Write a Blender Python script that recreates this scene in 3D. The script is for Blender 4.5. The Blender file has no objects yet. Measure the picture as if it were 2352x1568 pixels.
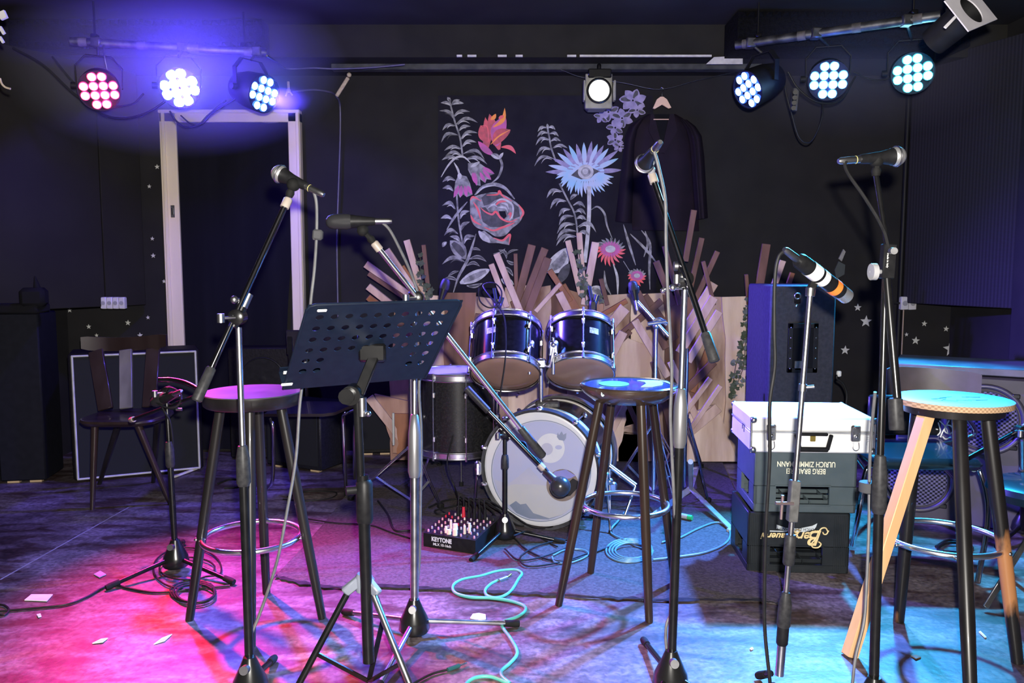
import bpy, math, random
from mathutils import Vector, Matrix
random.seed(7)
PI = math.pi
S = bpy.context.scene
COL = S.collection
# ------------------------------------------------------------------ camera geometry
FPX = 1850.0; CX, CY = 1176.0, 784.0; CAMH = 1.18
TH = math.atan(172.0/FPX)
FW = Vector((0, math.cos(TH), -math.sin(TH))); UP = Vector((0, math.sin(TH), math.cos(TH)))
def ray(px, py): return FW + Vector(((px-CX)/FPX, 0, 0)) + UP*((CY-py)/FPX)
def P(px, py, Y):
    d = ray(px, py); return Vector((0, 0, CAMH)) + d*(Y/d.y)
def F(px, py, z=0.0):
    d = ray(px, py); return Vector((0, 0, CAMH)) + d*((z-CAMH)/d.z)
def V(*a): return Vector(a)
# ------------------------------------------------------------------ materials
MATS = {}
def mat(name, c1, c2=None, scale=8.0, rough=0.6, metal=0.0, bump=0.0, stretch=(1,1,1), detail=6, fac=(0.35,0.65),
        emit=None, estr=0.0, spec=0.5, coat=0.0, transmission=0.0, alpha=1.0):
    if name in MATS: return MATS[name]
    if max(c1) < .05 and metal == 0 and rough > .28 and spec == .5: spec = .16 if rough > .4 else .28
    m = bpy.data.materials.new(name); m.use_nodes = True
    nt = m.node_tree; N = nt.nodes; L = nt.links
    b = N['Principled BSDF']
    b.inputs['Roughness'].default_value = rough; b.inputs['Metallic'].default_value = metal
    b.inputs['Specular IOR Level'].default_value = spec
    b.inputs['Coat Weight'].default_value = coat
    b.inputs['Transmission Weight'].default_value = transmission
    if c2 is None: c2 = tuple(x*0.8 for x in c1)
    tc = N.new('ShaderNodeTexCoord'); mp = N.new('ShaderNodeMapping'); nz = N.new('ShaderNodeTexNoise')
    mp.inputs['Scale'].default_value = stretch
    nz.inputs['Scale'].default_value = scale; nz.inputs['Detail'].default_value = detail
    L.new(tc.outputs['Object'], mp.inputs['Vector']); L.new(mp.outputs['Vector'], nz.inputs['Vector'])
    cr = N.new('ShaderNodeValToRGB')
    cr.color_ramp.elements[0].position = fac[0]; cr.color_ramp.elements[1].position = fac[1]
    cr.color_ramp.elements[0].color = (*c1, 1); cr.color_ramp.elements[1].color = (*c2, 1)
    L.new(nz.outputs['Fac'], cr.inputs['Fac']); L.new(cr.outputs['Color'], b.inputs['Base Color'])
    if bump > 0:
        bp = N.new('ShaderNodeBump'); bp.inputs['Strength'].default_value = bump; bp.inputs['Distance'].default_value = 0.004
        L.new(nz.outputs['Fac'], bp.inputs['Height']); L.new(bp.outputs['Normal'], b.inputs['Normal'])
    if emit:
        b.inputs['Emission Color'].default_value = (*emit, 1); b.inputs['Emission Strength'].default_value = estr
    MATS[name] = m
    return m
def pattern_mat(name, base, line, kind='weave', scale=60, rough=0.7, bump=0.6, dist=0.01, spec=0.12):
    """cloth / foam / perforated metal: wave or voronoi driven colour and bump"""
    m = bpy.data.materials.new(name); m.use_nodes = True
    nt = m.node_tree; N = nt.nodes; L = nt.links; b = N['Principled BSDF']
    b.inputs['Roughness'].default_value = rough; b.inputs['Specular IOR Level'].default_value = spec
    tc = N.new('ShaderNodeTexCoord')
    if kind == 'foam' or kind == 'grid':
        out = []
        for ax in ((1,0,0),(0,0,1)) if kind == 'grid' else ((1,0,1),(1,0,-1)):
            vm = N.new('ShaderNodeVectorMath'); vm.operation = 'DOT_PRODUCT'; vm.inputs[1].default_value = ax
            L.new(tc.outputs['Object'], vm.inputs[0])
            mu = N.new('ShaderNodeMath'); mu.operation = 'MULTIPLY'; mu.inputs[1].default_value = scale
            L.new(vm.outputs['Value'], mu.inputs[0])
            sn = N.new('ShaderNodeMath'); sn.operation = 'SINE'; L.new(mu.outputs[0], sn.inputs[0]); out.append(sn)
        mm = N.new('ShaderNodeMath'); mm.operation = 'MULTIPLY'
        L.new(out[0].outputs[0], mm.inputs[0]); L.new(out[1].outputs[0], mm.inputs[1]); h = mm.outputs[0]
        ab = N.new('ShaderNodeMapRange'); ab.inputs[1].default_value = -1; L.new(h, ab.inputs[0]); h = ab.outputs[0]
    else:
        vo = N.new('ShaderNodeTexNoise'); vo.inputs['Scale'].default_value = scale; vo.inputs['Detail'].default_value = 2
        L.new(tc.outputs['Object'], vo.inputs['Vector']); h = vo.outputs['Fac']
    cr = N.new('ShaderNodeValToRGB'); cr.color_ramp.elements[0].position = .35; cr.color_ramp.elements[1].position = .65
    cr.color_ramp.elements[0].color = (*line, 1); cr.color_ramp.elements[1].color = (*base, 1)
    L.new(h, cr.inputs['Fac']); L.new(cr.outputs['Color'], b.inputs['Base Color'])
    bp = N.new('ShaderNodeBump'); bp.inputs['Strength'].default_value = bump; bp.inputs['Distance'].default_value = dist
    L.new(h, bp.inputs['Height']); L.new(bp.outputs['Normal'], b.inputs['Normal'])
    MATS[name] = m
    return m
# ------------------------------------------------------------------ mesh builder
def ortho(ax):
    ax = Vector(ax).normalized()
    a = Vector((0,0,1)) if abs(ax.z) < .9 else Vector((1,0,0))
    u = ax.cross(a).normalized(); v = ax.cross(u).normalized()
    return u, v
def catmull(pts, k=6):
    pts = [Vector(p) for p in pts]
    if len(pts) < 3: return pts
    out = []
    q = [pts[0]*2-pts[1]] + pts + [pts[-1]*2-pts[-2]]
    for i in range(1, len(q)-2):
        for j in range(k):
            t = j/k
            out.append(0.5*((2*q[i]) + (-q[i-1]+q[i+1])*t + (2*q[i-1]-5*q[i]+4*q[i+1]-q[i+2])*t*t + (-q[i-1]+3*q[i]-3*q[i+1]+q[i+2])*t**3))
    out.append(pts[-1])
    return out
WLOC = {}
class MB:
    def __init__(s): s.v = []; s.f = []; s.m = []
    def add(s, verts, faces, mi=0):
        o = len(s.v); s.v += [Vector(v) for v in verts]
        s.f += [tuple(i+o for i in f) for f in faces]; s.m += [mi]*len(faces); return s
    def box(s, c, size, R=None, mi=0, b=0.0):
        c = Vector(c); h = Vector(size)*.5
        b = min(b, min(h)*.9)
        if R is None: R = Matrix.Identity(3)
        elif isinstance(R, (int, float)): R = Matrix.Rotation(R, 3, 'Z')
        if b <= 0:
            vs = [R @ Vector((x*h.x, y*h.y, z*h.z)) + c for x in (-1,1) for y in (-1,1) for z in (-1,1)]
            return s.add(vs, [(0,1,3,2),(4,6,7,5),(0,4,5,1),(2,3,7,6),(0,2,6,4),(1,5,7,3)], mi)
        vs = []; idx = {}
        for x in (-1,1):
            for y in (-1,1):
                for z in (-1,1):
                    for a in range(3):
                        p = [x*(h.x-b), y*(h.y-b), z*(h.z-b)]; p[a] = (x,y,z)[a]*h[a]
                        idx[(x,y,z,a)] = len(vs); vs.append(R @ Vector(p) + c)
        fs = []
        for a in range(3):
            o = [i for i in range(3) if i != a]
            for sg in (-1,1):
                q = []
                for (u, w) in ((-1,-1),(1,-1),(1,1),(-1,1)):
                    k = [0,0,0]; k[a] = sg; k[o[0]] = u; k[o[1]] = w; q.append(idx[(*k, a)])
                fs.append(tuple(q))
            for u in (-1,1):
                for w in (-1,1):
                    k1 = [0,0,0]; k1[a] = -1; k1[o[0]] = u; k1[o[1]] = w; k2 = list(k1); k2[a] = 1
                    fs.append((idx[(*k1, o[0])], idx[(*k2, o[0])], idx[(*k2, o[1])], idx[(*k1, o[1])]))
        for x in (-1,1):
            for y in (-1,1):
                for z in (-1,1): fs.append(tuple(idx[(x,y,z,a)] for a in range(3)))
        return s.add(vs, fs, mi)
    def bar(s, a, b_, w, t, mi=0, roll=None, bev=0.0):
        """rectangular bar from a to b_; w across (roll direction), t the other way"""
        a = Vector(a); b_ = Vector(b_); ax = (b_-a).normalized()
        r = Vector(roll) if roll is not None else Vector((1,0,0))
        u = (r - ax*r.dot(ax)).normalized(); v = ax.cross(u)
        R = Matrix((u, v, ax)).transposed()
        return s.box((a+b_)/2, (w, t, (b_-a).length), R, mi, bev)
    def cyl(s, a, b_, r0, r1=None, n=16, mi=0, caps=True):
        r1 = r0 if r1 is None else r1
        a = Vector(a); b_ = Vector(b_); u, v = ortho(b_-a); vs = []
        for c, r in ((a, r0), (b_, r1)):
            vs += [c + u*(r*math.cos(2*PI*i/n)) + v*(r*math.sin(2*PI*i/n)) for i in range(n)]
        fs = [(i, (i+1) % n, n+(i+1) % n, n+i) for i in range(n)]
        if caps: fs += [tuple(range(n))[::-1], tuple(range(n, 2*n))]
        return s.add(vs, fs, mi)
    def lathe(s, prof, o, axis, n=24, mi=0, caps=True):
        o = Vector(o); ax = Vector(axis).normalized(); u, v = ortho(ax); vs = []
        for t, r in prof:
            r = max(r, 1e-5)
            vs += [o + ax*t + u*(r*math.cos(2*PI*i/n)) + v*(r*math.sin(2*PI*i/n)) for i in range(n)]
        fs = []
        for k in range(len(prof)-1):
            fs += [(k*n+i, k*n+(i+1) % n, (k+1)*n+(i+1) % n, (k+1)*n+i) for i in range(n)]
        if caps:
            fs += [tuple(range(n))[::-1], tuple(range((len(prof)-1)*n, len(prof)*n))]
        return s.add(vs, fs, mi)
    def tube(s, pts, r, n=8, mi=0, smooth=True, k=6, closed=False):
        pts = catmull(pts, k) if smooth else [Vector(p) for p in pts]
        vs = []; u = None
        for i, p in enumerate(pts):
            t = (pts[min(i+1, len(pts)-1)] - pts[max(i-1, 0)])
            if t.length < 1e-9: t = Vector((0,0,1))
            t.normalize()
            if u is None: u, _ = ortho(t)
            u = (u - t*u.dot(t))
            if u.length < 1e-6: u, _ = ortho(t)
            u.normalize(); w = t.cross(u)
            rr = r(i/(len(pts)-1)) if callable(r) else r
            vs += [p + u*(rr*math.cos(2*PI*j/n)) + w*(rr*math.sin(2*PI*j/n)) for j in range(n)]
        fs = []
        for i in range(len(pts)-1):
            fs += [(i*n+j, i*n+(j+1) % n, (i+1)*n+(j+1) % n, (i+1)*n+j) for j in range(n)]
        fs += [tuple(range(n))[::-1], tuple(range((len(pts)-1)*n, len(pts)*n))]
        return s.add(vs, fs, mi)
    def torus(s, c, axis, R, r, n=40, m=10, mi=0, a0=0, a1=2*PI):
        c = Vector(c); ax = Vector(axis).normalized(); u, v = ortho(ax); vs = []
        full = abs(a1-a0-2*PI) < 1e-6; cnt = n if full else n+1
        for i in range(cnt):
            a = a0 + (a1-a0)*i/n; d = u*math.cos(a) + v*math.sin(a)
            vs += [c + d*(R + r*math.cos(2*PI*j/m)) + ax*(r*math.sin(2*PI*j/m)) for j in range(m)]
        fs = []
        for i in range(n):
            i2 = (i+1) % cnt
            fs += [(i*m+j, i2*m+j, i2*m+(j+1) % m, i*m+(j+1) % m) for j in range(m)]
        return s.add(vs, fs, mi)
    def ball(s, c, r, n=16, m=10, mi=0, R=None):
        c = Vector(c); r = Vector((r,r,r)) if isinstance(r, (int, float)) else Vector(r)
        if R is None: R = Matrix.Identity(3)
        vs = []
        for i in range(m+1):
            ph = PI*i/m
            rr = max(math.sin(ph), 1e-4)
            vs += [c + R @ Vector((r.x*rr*math.cos(2*PI*j/n), r.y*rr*math.sin(2*PI*j/n), r.z*math.cos(ph))) for j in range(n)]
        fs = []
        for i in range(m): fs += [(i*n+j, (i+1)*n+j, (i+1)*n+(j+1) % n, i*n+(j+1) % n) for j in range(n)]
        return s.add(vs, fs, mi)
    def poly(s, pts, mi=0): return s.add(pts, [tuple(range(len(pts)))], mi)
    def slab(s, pts, thick, mi=0):
        """polygon extruded by vector thick"""
        n = len(pts); t = Vector(thick)
        vs = [Vector(p) for p in pts] + [Vector(p)+t for p in pts]
        fs = [tuple(range(n)), tuple(range(n, 2*n))[::-1]] + [(i, (i+1) % n, n+(i+1) % n, n+i) for i in range(n)]
        return s.add(vs, fs, mi)
    def build(s, name, mats, parent=None, smooth=True, angle=0.7, origin=None):
        me = bpy.data.meshes.new(name)
        if parent is not None: org = WLOC[parent.name]
        elif origin is not None: org = Vector(origin)
        else:
            xs = [v.x for v in s.v]; ys = [v.y for v in s.v]; zs = [v.z for v in s.v]
            org = Vector(((min(xs)+max(xs))/2, (min(ys)+max(ys))/2, min(zs)))
        me.from_pydata([v-org for v in s.v], [], s.f)
        if not isinstance(mats, (list, tuple)): mats = [mats]
        for m in mats: me.materials.append(m)
        me.polygons.foreach_set('material_index', s.m)
        import bmesh
        bm = bmesh.new(); bm.from_mesh(me); bmesh.ops.recalc_face_normals(bm, faces=bm.faces[:]); bm.to_mesh(me); bm.free()
        if smooth:
            me.shade_smooth(); me.set_sharp_from_angle(angle=angle)
        me.update()
        o = bpy.data.objects.new(name, me); COL.objects.link(o)
        if parent is not None: o.parent = parent
        else: o.location = org
        WLOC[o.name] = org
        return o
def thing(name, label, cat, loc, group=None):
    o = bpy.data.objects.new(name, None); COL.objects.link(o); o.location = loc; o.empty_display_size = .05
    o['label'] = label; o['category'] = cat
    if group: o['group'] = group
    WLOC[o.name] = Vector(loc); return o
def tag(o, label, cat, group=None, kind=None):
    o['label'] = label; o['category'] = cat
    if group: o['group'] = group
    if kind: o['kind'] = kind
    return o
def struct(o): o['kind'] = 'structure'; return o
def text_into(mb, body, size, M, mi=0, extrude=0.0006, sx=1.0, shear=0.0, align='CENTER', bold=0.0):
    cu = bpy.data.curves.new('t', 'FONT'); cu.body = body; cu.size = size; cu.extrude = extrude
    cu.align_x = align; cu.align_y = 'CENTER'; cu.shear = shear; cu.offset = bold
    ob = bpy.data.objects.new('t', cu); COL.objects.link(ob)
    dg = bpy.context.evaluated_depsgraph_get(); dg.update()
    me = bpy.data.meshes.new_from_object(ob.evaluated_get(dg))
    mb.add([M @ Vector((v.co.x*sx, v.co.y, v.co.z)) for v in me.vertices], [tuple(p.vertices) for p in me.polygons], mi)
    bpy.data.objects.remove(ob); bpy.data.curves.remove(cu); bpy.data.meshes.remove(me)
def frame(o, x, y):
    x = Vector(x).normalized(); y = Vector(y); y = (y - x*y.dot(x)).normalized(); z = x.cross(y)
    M = Matrix((x, y, z)).transposed().to_4x4(); M.translation = Vector(o); return M
# ------------------------------------------------------------------ material library
BLK = mat('black_paint', (.004,.004,.0045), (.007,.007,.0075), 30, rough=.26, spec=.4)
BLKR = mat('black_rubber', (.006,.006,.006), (.01,.01,.01), 60, rough=.75)
GRIP = mat('grey_black_grip', (.03,.03,.032), (.018,.018,.02), 80, rough=.45)
CHR = mat('chrome', (.85,.85,.87), (.72,.72,.75), 20, rough=.24, metal=1)
CHRW = mat('worn_chrome', (.62,.62,.63), (.4,.4,.41), 25, rough=.28, metal=1)
STEEL = mat('steel', (.45,.45,.46), (.3,.3,.31), 30, rough=.35, metal=1)
PLAST = mat('black_plastic', (.007,.007,.008), (.011,.011,.012), 50, rough=.45)
WOODDK = mat('dark_stained_wood', (.012,.007,.005), (.03,.018,.012), 12, rough=.32, stretch=(1,1,.12), coat=.3)
WOODBL = mat('black_stained_wood', (.006,.0055,.0055), (.015,.013,.013), 14, rough=.35, stretch=(1,1,.12), coat=.3)
WOODWORN = mat('worn_black_wood', (.007,.006,.006), (.3,.13,.05), 4.5, rough=.4, stretch=(1,1,.35), fac=(.56,.6), coat=.3)
PINE = mat('new_pine', (.62,.36,.17), (.72,.45,.23), 14, rough=.5, stretch=(1,1,.08))
WHITE = mat('white_paint', (.8,.8,.78), (.7,.7,.68), 20, rough=.4)
CABLE = mat('cable_rubber', (.009,.009,.01), (.014,.014,.015), 40, rough=.5)
GREYC = mat('grey_cable', (.1,.1,.105), (.07,.07,.075), 40, rough=.5)
# ================================================================== ROOM
WALLB = mat('matt_black_wall', (.0135,.0128,.0145), (.018,.017,.018), 5, rough=.8, bump=.25)
CEILM = mat('black_ceiling', (.017,.016,.017), (.024,.023,.023), 3.5, rough=.7, bump=.3)
XL, XR, YB, ZC = -2.82, 2.78, 5.10, 2.53
YN = -1.2
# floor: grey painted concrete, worn stains
def floor_material():
    m = bpy.data.materials.new('stained_concrete_floor'); m.use_nodes = True
    nt = m.node_tree; N = nt.nodes; L = nt.links; b = N['Principled BSDF']
    tc = N.new('ShaderNodeTexCoord')
    def noise(sc, det, dist=0.0, rot=0, st=(1,1,1)):
        mp = N.new('ShaderNodeMapping'); mp.inputs['Rotation'].default_value[2] = rot; mp.inputs['Scale'].default_value = st
        L.new(tc.outputs['Object'], mp.inputs['Vector'])
        n = N.new('ShaderNodeTexNoise'); n.inputs['Scale'].default_value = sc; n.inputs['Detail'].default_value = det
        n.inputs['Distortion'].default_value = dist; L.new(mp.outputs['Vector'], n.inputs['Vector']); return n.outputs['Fac']
    def ramp(f, p0, c0, p1, c1):
        r = N.new('ShaderNodeValToRGB'); r.color_ramp.elements[0].position = p0; r.color_ramp.elements[1].position = p1
        r.color_ramp.elements[0].color = (*c0,1); r.color_ramp.elements[1].color = (*c1,1); L.new(f, r.inputs['Fac']); return r.outputs['Color']
    base = ramp(noise(1.6, 8, .8), .32, (.05,.038,.036), .68, (.19,.165,.175))
    dark = ramp(noise(3.2, 9, 1.2, .5, (1,2.5,1)), .38, (.34,.22,.18), .6, (1.1,1.08,1.08))
    fine = ramp(noise(55, 8, .4), .34, (.5,.48,.5), .68, (1.35,1.35,1.35))
    scr = ramp(noise(7, 10, 3.0, 1.1, (1,7,1)), .66, (1,1,1), .70, (1.35,1.35,1.35))
    cur = base
    for o in (dark, fine, scr):
        x = N.new('ShaderNodeMix'); x.data_type = 'RGBA'; x.blend_type = 'MULTIPLY'; x.inputs['Factor'].default_value = 1
        L.new(cur, x.inputs['A']); L.new(o, x.inputs['B']); cur = x.outputs['Result']
    L.new(cur, b.inputs['Base Color'])
    rr = N.new('ShaderNodeMapRange'); rr.inputs[3].default_value = .32; rr.inputs[4].default_value = .62
    L.new(noise(5, 6), rr.inputs[0]); L.new(rr.outputs[0], b.inputs['Roughness'])
    bp = N.new('ShaderNodeBump'); bp.inputs['Strength'].default_value = .3; bp.inputs['Distance'].default_value = .004
    L.new(noise(40, 5), bp.inputs['Height']); L.new(bp.outputs['Normal'], b.inputs['Normal'])
    return m
FLOORM = floor_material()
struct(MB().box((0,(YN+YB)/2+.1,-.05),(XR-XL+.4, YB-YN+.4,.1)).build('floor', FLOORM, smooth=False, origin=(0,0,0)))
struct(MB().box((0,(YN+YB)/2+.1,ZC+.05),(XR-XL+.4, YB-YN+.4,.1)).build('ceiling', CEILM, smooth=False, origin=(0,0,ZC)))
struct(MB().box((0,YB+.05,ZC/2),(XR-XL+.4,.1,ZC)).build('wall_back', WALLB, smooth=False, origin=(0,YB,0)))
struct(MB().box((XL-.05,(YN+YB)/2,ZC/2),(.1,YB-YN,ZC)).build('wall_left', WALLB, smooth=False, origin=(XL,0,0)))
struct(MB().box((XR+.05,(YN+YB)/2,ZC/2),(.1,YB-YN,ZC)).build('wall_right', WALLB, smooth=False, origin=(XR,0,0)))
struct(MB().box((0,YN-.05,ZC/2),(XR-XL+.4,.1,ZC)).build('wall_front', WALLB, smooth=False, origin=(0,YN,0)))
# low bulkhead along the back wall
FOAMC = mat('black_beam_paint', (.013,.0125,.0105), (.018,.017,.0145), 6, rough=.85, bump=.5)
struct(MB().box(((XL+XR)/2,(4.66+YB)/2,(2.352+ZC)/2),(XR-XL,YB-4.66,ZC-2.352)).build('trim_1', FOAMC, smooth=False))
# dark post near the right edge
struct(MB().box((2.715,4.16,(ZC)/2),(.13,.22,ZC)).build('trim_2', WALLB, smooth=False))
# door frame with lock plate, open doorway closed by a curtain
FRAME = mat('cream_door_paint', (.62,.53,.42), (.7,.6,.49), 9, rough=.5, stretch=(1,1,.2))
fb = MB(); yf = YB-.055
def yq(px, y0, y1): return [P(px[0], y0, yf), P(px[1], y0, yf), P(px[3], y1, yf), P(px[2], y1, yf)]
xo0, xi0, xi1, xo1 = -2.165, -2.062, -1.375, -1.302
for (xa, xb) in ((xo0, xi0), (xi1, xo1)):
    fb.box(((xa+xb)/2, YB-.03, 1.06), (xb-xa, .06, 2.12), b=.004)
    fb.box(((xa+xb)/2+(.03 if xa > -2 else -.03)*.8, YB-.066, 1.06), (.02, .014, 2.12), b=.003)
fb.box(((xo0+xo1)/2, YB-.03, 2.1), (xo1-xo0, .06, .075), b=.004)
fb.box(((xo0+xo1)/2, YB-.066, 2.125), (xo1-xo0, .014, .02), b=.003)
door = fb.build('door_1', FRAME, smooth=True, angle=.5); struct(door)
MB().box((-2.1, YB-.062, 1.52), (.024,.006,.075), b=.002).box((-2.1, YB-.066, 1.52),(.006,.004,.04), mi=1).build('strike_plate', [STEEL, BLK], door)
CURT = mat('black_curtain_cloth', (.003,.003,.007), (.005,.005,.010), 14, rough=.9, stretch=(1,1,.1))
cb = MB(); nx, nz = 60, 14
def ctop(u):
    return 2.085 - .012*math.sin(u*9) - (.018 if u > .55 else .0)*math.sin((u-.55)*7) - .01*(u < .3)
vs = []
for j in range(nz+1):
    for i in range(nx+1):
        u = i/nx; t = j/nz
        zz = ctop(u)*(1-t) + .02*t
        pull = .045*max(0, math.sin((t-.35)*4))*(u) + .01*t
        vs.append((xi0-.015 + (xi1-xi0+.03)*u - pull*1.2*(u**3) , YB-.045 + .008*math.sin(u*21+t*1.2)*(.3+t*.7), zz))
fs = [(j*(nx+1)+i, j*(nx+1)+i+1, (j+1)*(nx+1)+i+1, (j+1)*(nx+1)+i) for j in range(nz) for i in range(nx)]
cb.add(vs, fs)
tag(cb.build('door_curtain', CURT), 'black cloth curtain hanging inside the cream door frame', 'curtain')
# diagonal acoustic sheets across the two back corners
FOAMP = pattern_mat('perforated_black_foam', (.026,.024,.032), (.012,.011,.016), 'foam', 420, rough=.8, bump=.35, dist=.003)
PANEL = mat('black_panel_paint', (.011,.010,.009), (.014,.013,.0115), 4, rough=.75, bump=.2)
def corner_sheet(a, b_, z0, z1, m, name, label, seam=None):
    a = Vector((*a, 0)); b_ = Vector((*b_, 0)); d = (b_-a).normalized(); n = Vector((d.y, -d.x, 0))
    if n.y > 0: n = -n
    mb = MB(); L_ = (b_-a).length
    segs = [(0, L_)] if seam is None else [(0, seam-.002), (seam+.002, L_)]
    for (s0, s1) in segs:
        R = Matrix((d, -n, Vector((0,0,1)))).transposed()
        mb.box(a + d*((s0+s1)/2) + Vector((0,0,(z0+z1)/2)), (s1-s0, .02, z1-z0), R, b=.004)
    return tag(mb.build(name, m), label, 'acoustic panel')
corner_sheet((-2.30,5.05), (-2.77,4.33), .94, 2.36, PANEL, 'acoustic_panel', 'dark brown-black panel across the back left corner', seam=.26)
corner_sheet((2.44,5.02), (2.71,4.30), .955, 2.40, FOAMP, 'acoustic_panel', 'black perforated foam panel across the back right corner')
# ceiling foam baffles above the light bars
BAF = pattern_mat('foam_baffle', (.003,.003,.0035), (.001,.001,.0015), 'noise', 50, rough=.95, bump=.8, dist=.02)
def baffle(x0, x1, y0, y1, z0, label):
    mb = MB(); mb.box(((x0+x1)/2,(y0+y1)/2,(z0+ZC)/2-.005),(x1-x0,y1-y0,ZC-z0-.01))
    nx = int((x1-x0)/.045)
    for i in range(nx):
        cx = x0+(i+.5)*(x1-x0)/nx; w = (x1-x0)/nx
        for zz in (z0+.01, ZC-.045):
            mb.add([(cx-w/2,y0,zz),(cx+w/2,y0,zz),(cx,y0-.03,zz+.02),(cx-w/2,y0,zz+.03),(cx+w/2,y0,zz+.03)],[(0,1,2),(3,2,4),(0,2,3),(1,4,2)])
    tag(mb.build('foam_baffle', BAF, smooth=False), label, 'acoustic foam')
baffle(-2.74, -1.36, 4.52, 4.65, 2.36, 'black wedge foam block on the ceiling above the left light bar')
baffle(1.19, 2.42, 4.38, 4.65, 2.34, 'black wedge foam block on the ceiling above the right light bar')
# rail under the bulkhead + pale batten remains
RAILM = mat('dark_rail_paint', (.03,.032,.034), (.06,.062,.062), 18, rough=.6, bump=.4)
tag(MB().box(((-1.05+1.45)/2, 4.83, 2.335), (2.5+.0,.07,.035), b=.004).build('ceiling_rail', RAILM), 'dark grey flecked rail running under the bulkhead above the mural', 'rail')
CREAM = mat('bare_plaster_strip', (.55,.54,.5), (.4,.39,.37), 30, rough=.8)
mb = MB()
for (a, b_) in ((-.31,-.28),(-.25,-.2),(-.08,-.03),(.02,.06),(.31,.36),(.38,1.12)):
    mb.box(((a+b_)/2, 4.652, 2.357), (b_-a, .012, .011))
tag(mb.build('wooden_batten', CREAM, smooth=False), 'thin pale chipped batten along the lower edge of the bulkhead', 'batten')
mb = MB(); q = [P(1622,147,4.64), P(1640,131,4.64), P(1706,128,4.64), P(1706,147,4.64)]
tag(mb.slab(q, (0,.01,0)).build('plaster_patch', CREAM, smooth=False), 'pale cream plaster patch left of the blue right-hand stage lamp', 'plaster patch')

# ================================================================== LIGHT BARS AND STAGE LAMPS
def lightbar(a, b_, label, r=.022):
    t = thing('light_bar', label, 'light bar', (a+b_)/2)
    mb = MB().cyl(a, b_, r, n=16); d = (b_-a).normalized()
    mb.build('pipe', STEELD, t)
    for k in (.12, .88):
        p = a.lerp(b_, k)
        MB().cyl(p+Vector((0,0,r)), Vector((p.x,p.y,ZC-.012)), .005, n=8).box(p+Vector((0,0,r+.01)), (.03,.04,.02), b=.004).build('hanger', BLK, t)
    for k in (.06, .35, .62, .9):
        p = a.lerp(b_, k); MB().cyl(p-d*.02, p+d*.02, r+.0015, n=16).build('tape', TAPE, t)
    return t
STEELD = mat('dark_scuffed_steel', (.03,.03,.032), (.12,.12,.125), 16, rough=.5, metal=.8)
TAPE = mat('masking_tape', (.1,.09,.085), (.04,.038,.036), 30, rough=.7)
LB0, LB1 = P(162,95,4.20), P(613,121,4.42)
RB0, RB1 = P(1690,104,4.30), P(2160,36,3.82)
lightbar(LB0, LB1, 'scuffed steel pipe carrying the red, white-blue and narrow blue lamps on the left')
lightbar(RB0, RB1, 'scuffed steel pipe carrying three lamps on the right, rising to the corner')
PARM = mat('black_lamp_housing', (.006,.006,.007), (.01,.01,.011), 30, rough=.6)
def emitter(name, c, s):
    m = bpy.data.materials.new(name); m.use_nodes = True; b = m.node_tree.nodes['Principled BSDF']
    b.inputs['Base Color'].default_value = (.02,.02,.02,1); mx = max(c); b.inputs['Emission Color'].default_value = (c[0]/mx,c[1]/mx,c[2]/mx,1); b.inputs['Emission Strength'].default_value = s*mx
    return m
def par(label, C, aim, rim, core, bar_pt, group='led stage lamps on the two bars'):
    ax = (Vector(aim)-C).normalized()              # pointing direction
    t = thing('stage_lamp', label, 'stage lamp', C, None)
    u = ax.cross(Vector((0,0,1))).normalized(); w = u.cross(ax)
    MB().lathe([(-.20,.045),(-.19,.075),(-.12,.092),(-.03,.098),(.012,.099),(.012,.092),(-.004,.092)], C, ax, 32).build('housing', PARM, t)
    MB().cyl(C-ax*.008, C-ax*.004, .091, n=32).build('lens_plate', PARM, t)
    cells = [(-1.5,.5),(-1.5,-.5),(1.5,.5),(1.5,-.5),(-.5,1.5),(.5,1.5),(-.5,-1.5),(.5,-1.5),(-.5,.5),(.5,.5),(-.5,-.5),(.5,-.5)]
    rot = random.uniform(-.35,.35); s_ = .0445
    em = emitter('led_core_'+label[:8], core, 1.0); er = emitter('led_rim_'+label[:8], rim, 3.0)
    lr = .0262 if 'dazzling' in label else .0225
    for (a, b_) in cells:
        x = a*math.cos(rot)-b_*math.sin(rot); y = a*math.sin(rot)+b_*math.cos(rot)
        c = C + u*(x*s_) + w*(y*s_)
        MB().lathe([(-.003,lr),(.004,lr),(.007,lr-.004)], c, ax, 16, 1, caps=False).lathe([(.007,lr-.0036),(.010,.013),(.011,.002)], c, ax, 16, 0).build('led', [em, er], t)
    # yoke
    pts = [C-ax*.09+u*.104, C-ax*.09+u*.107+Vector((0,0,.10)), C-ax*.09+Vector((0,0,.155))+u*.06, C-ax*.09+Vector((0,0,.155))-u*.06, C-ax*.09-u*.107+Vector((0,0,.10)), C-ax*.09-u*.104]
    y = MB()
    for i in range(len(pts)-1): y.bar(pts[i], pts[i+1], .028, .005, roll=ax)
    y.build('yoke', PARM, t)
    top = C-ax*.09+Vector((0,0,.155))
    MB().cyl(top, Vector(bar_pt), .007, n=10).box(Vector(bar_pt), (.05,.056,.05), b=.006).build('clamp', STEELD, t)
    MB().cyl(C-ax*.09+u*.104, C-ax*.09+u*.13, .016, n=12).build('knob', PARM, t)
    return t, ax
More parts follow.
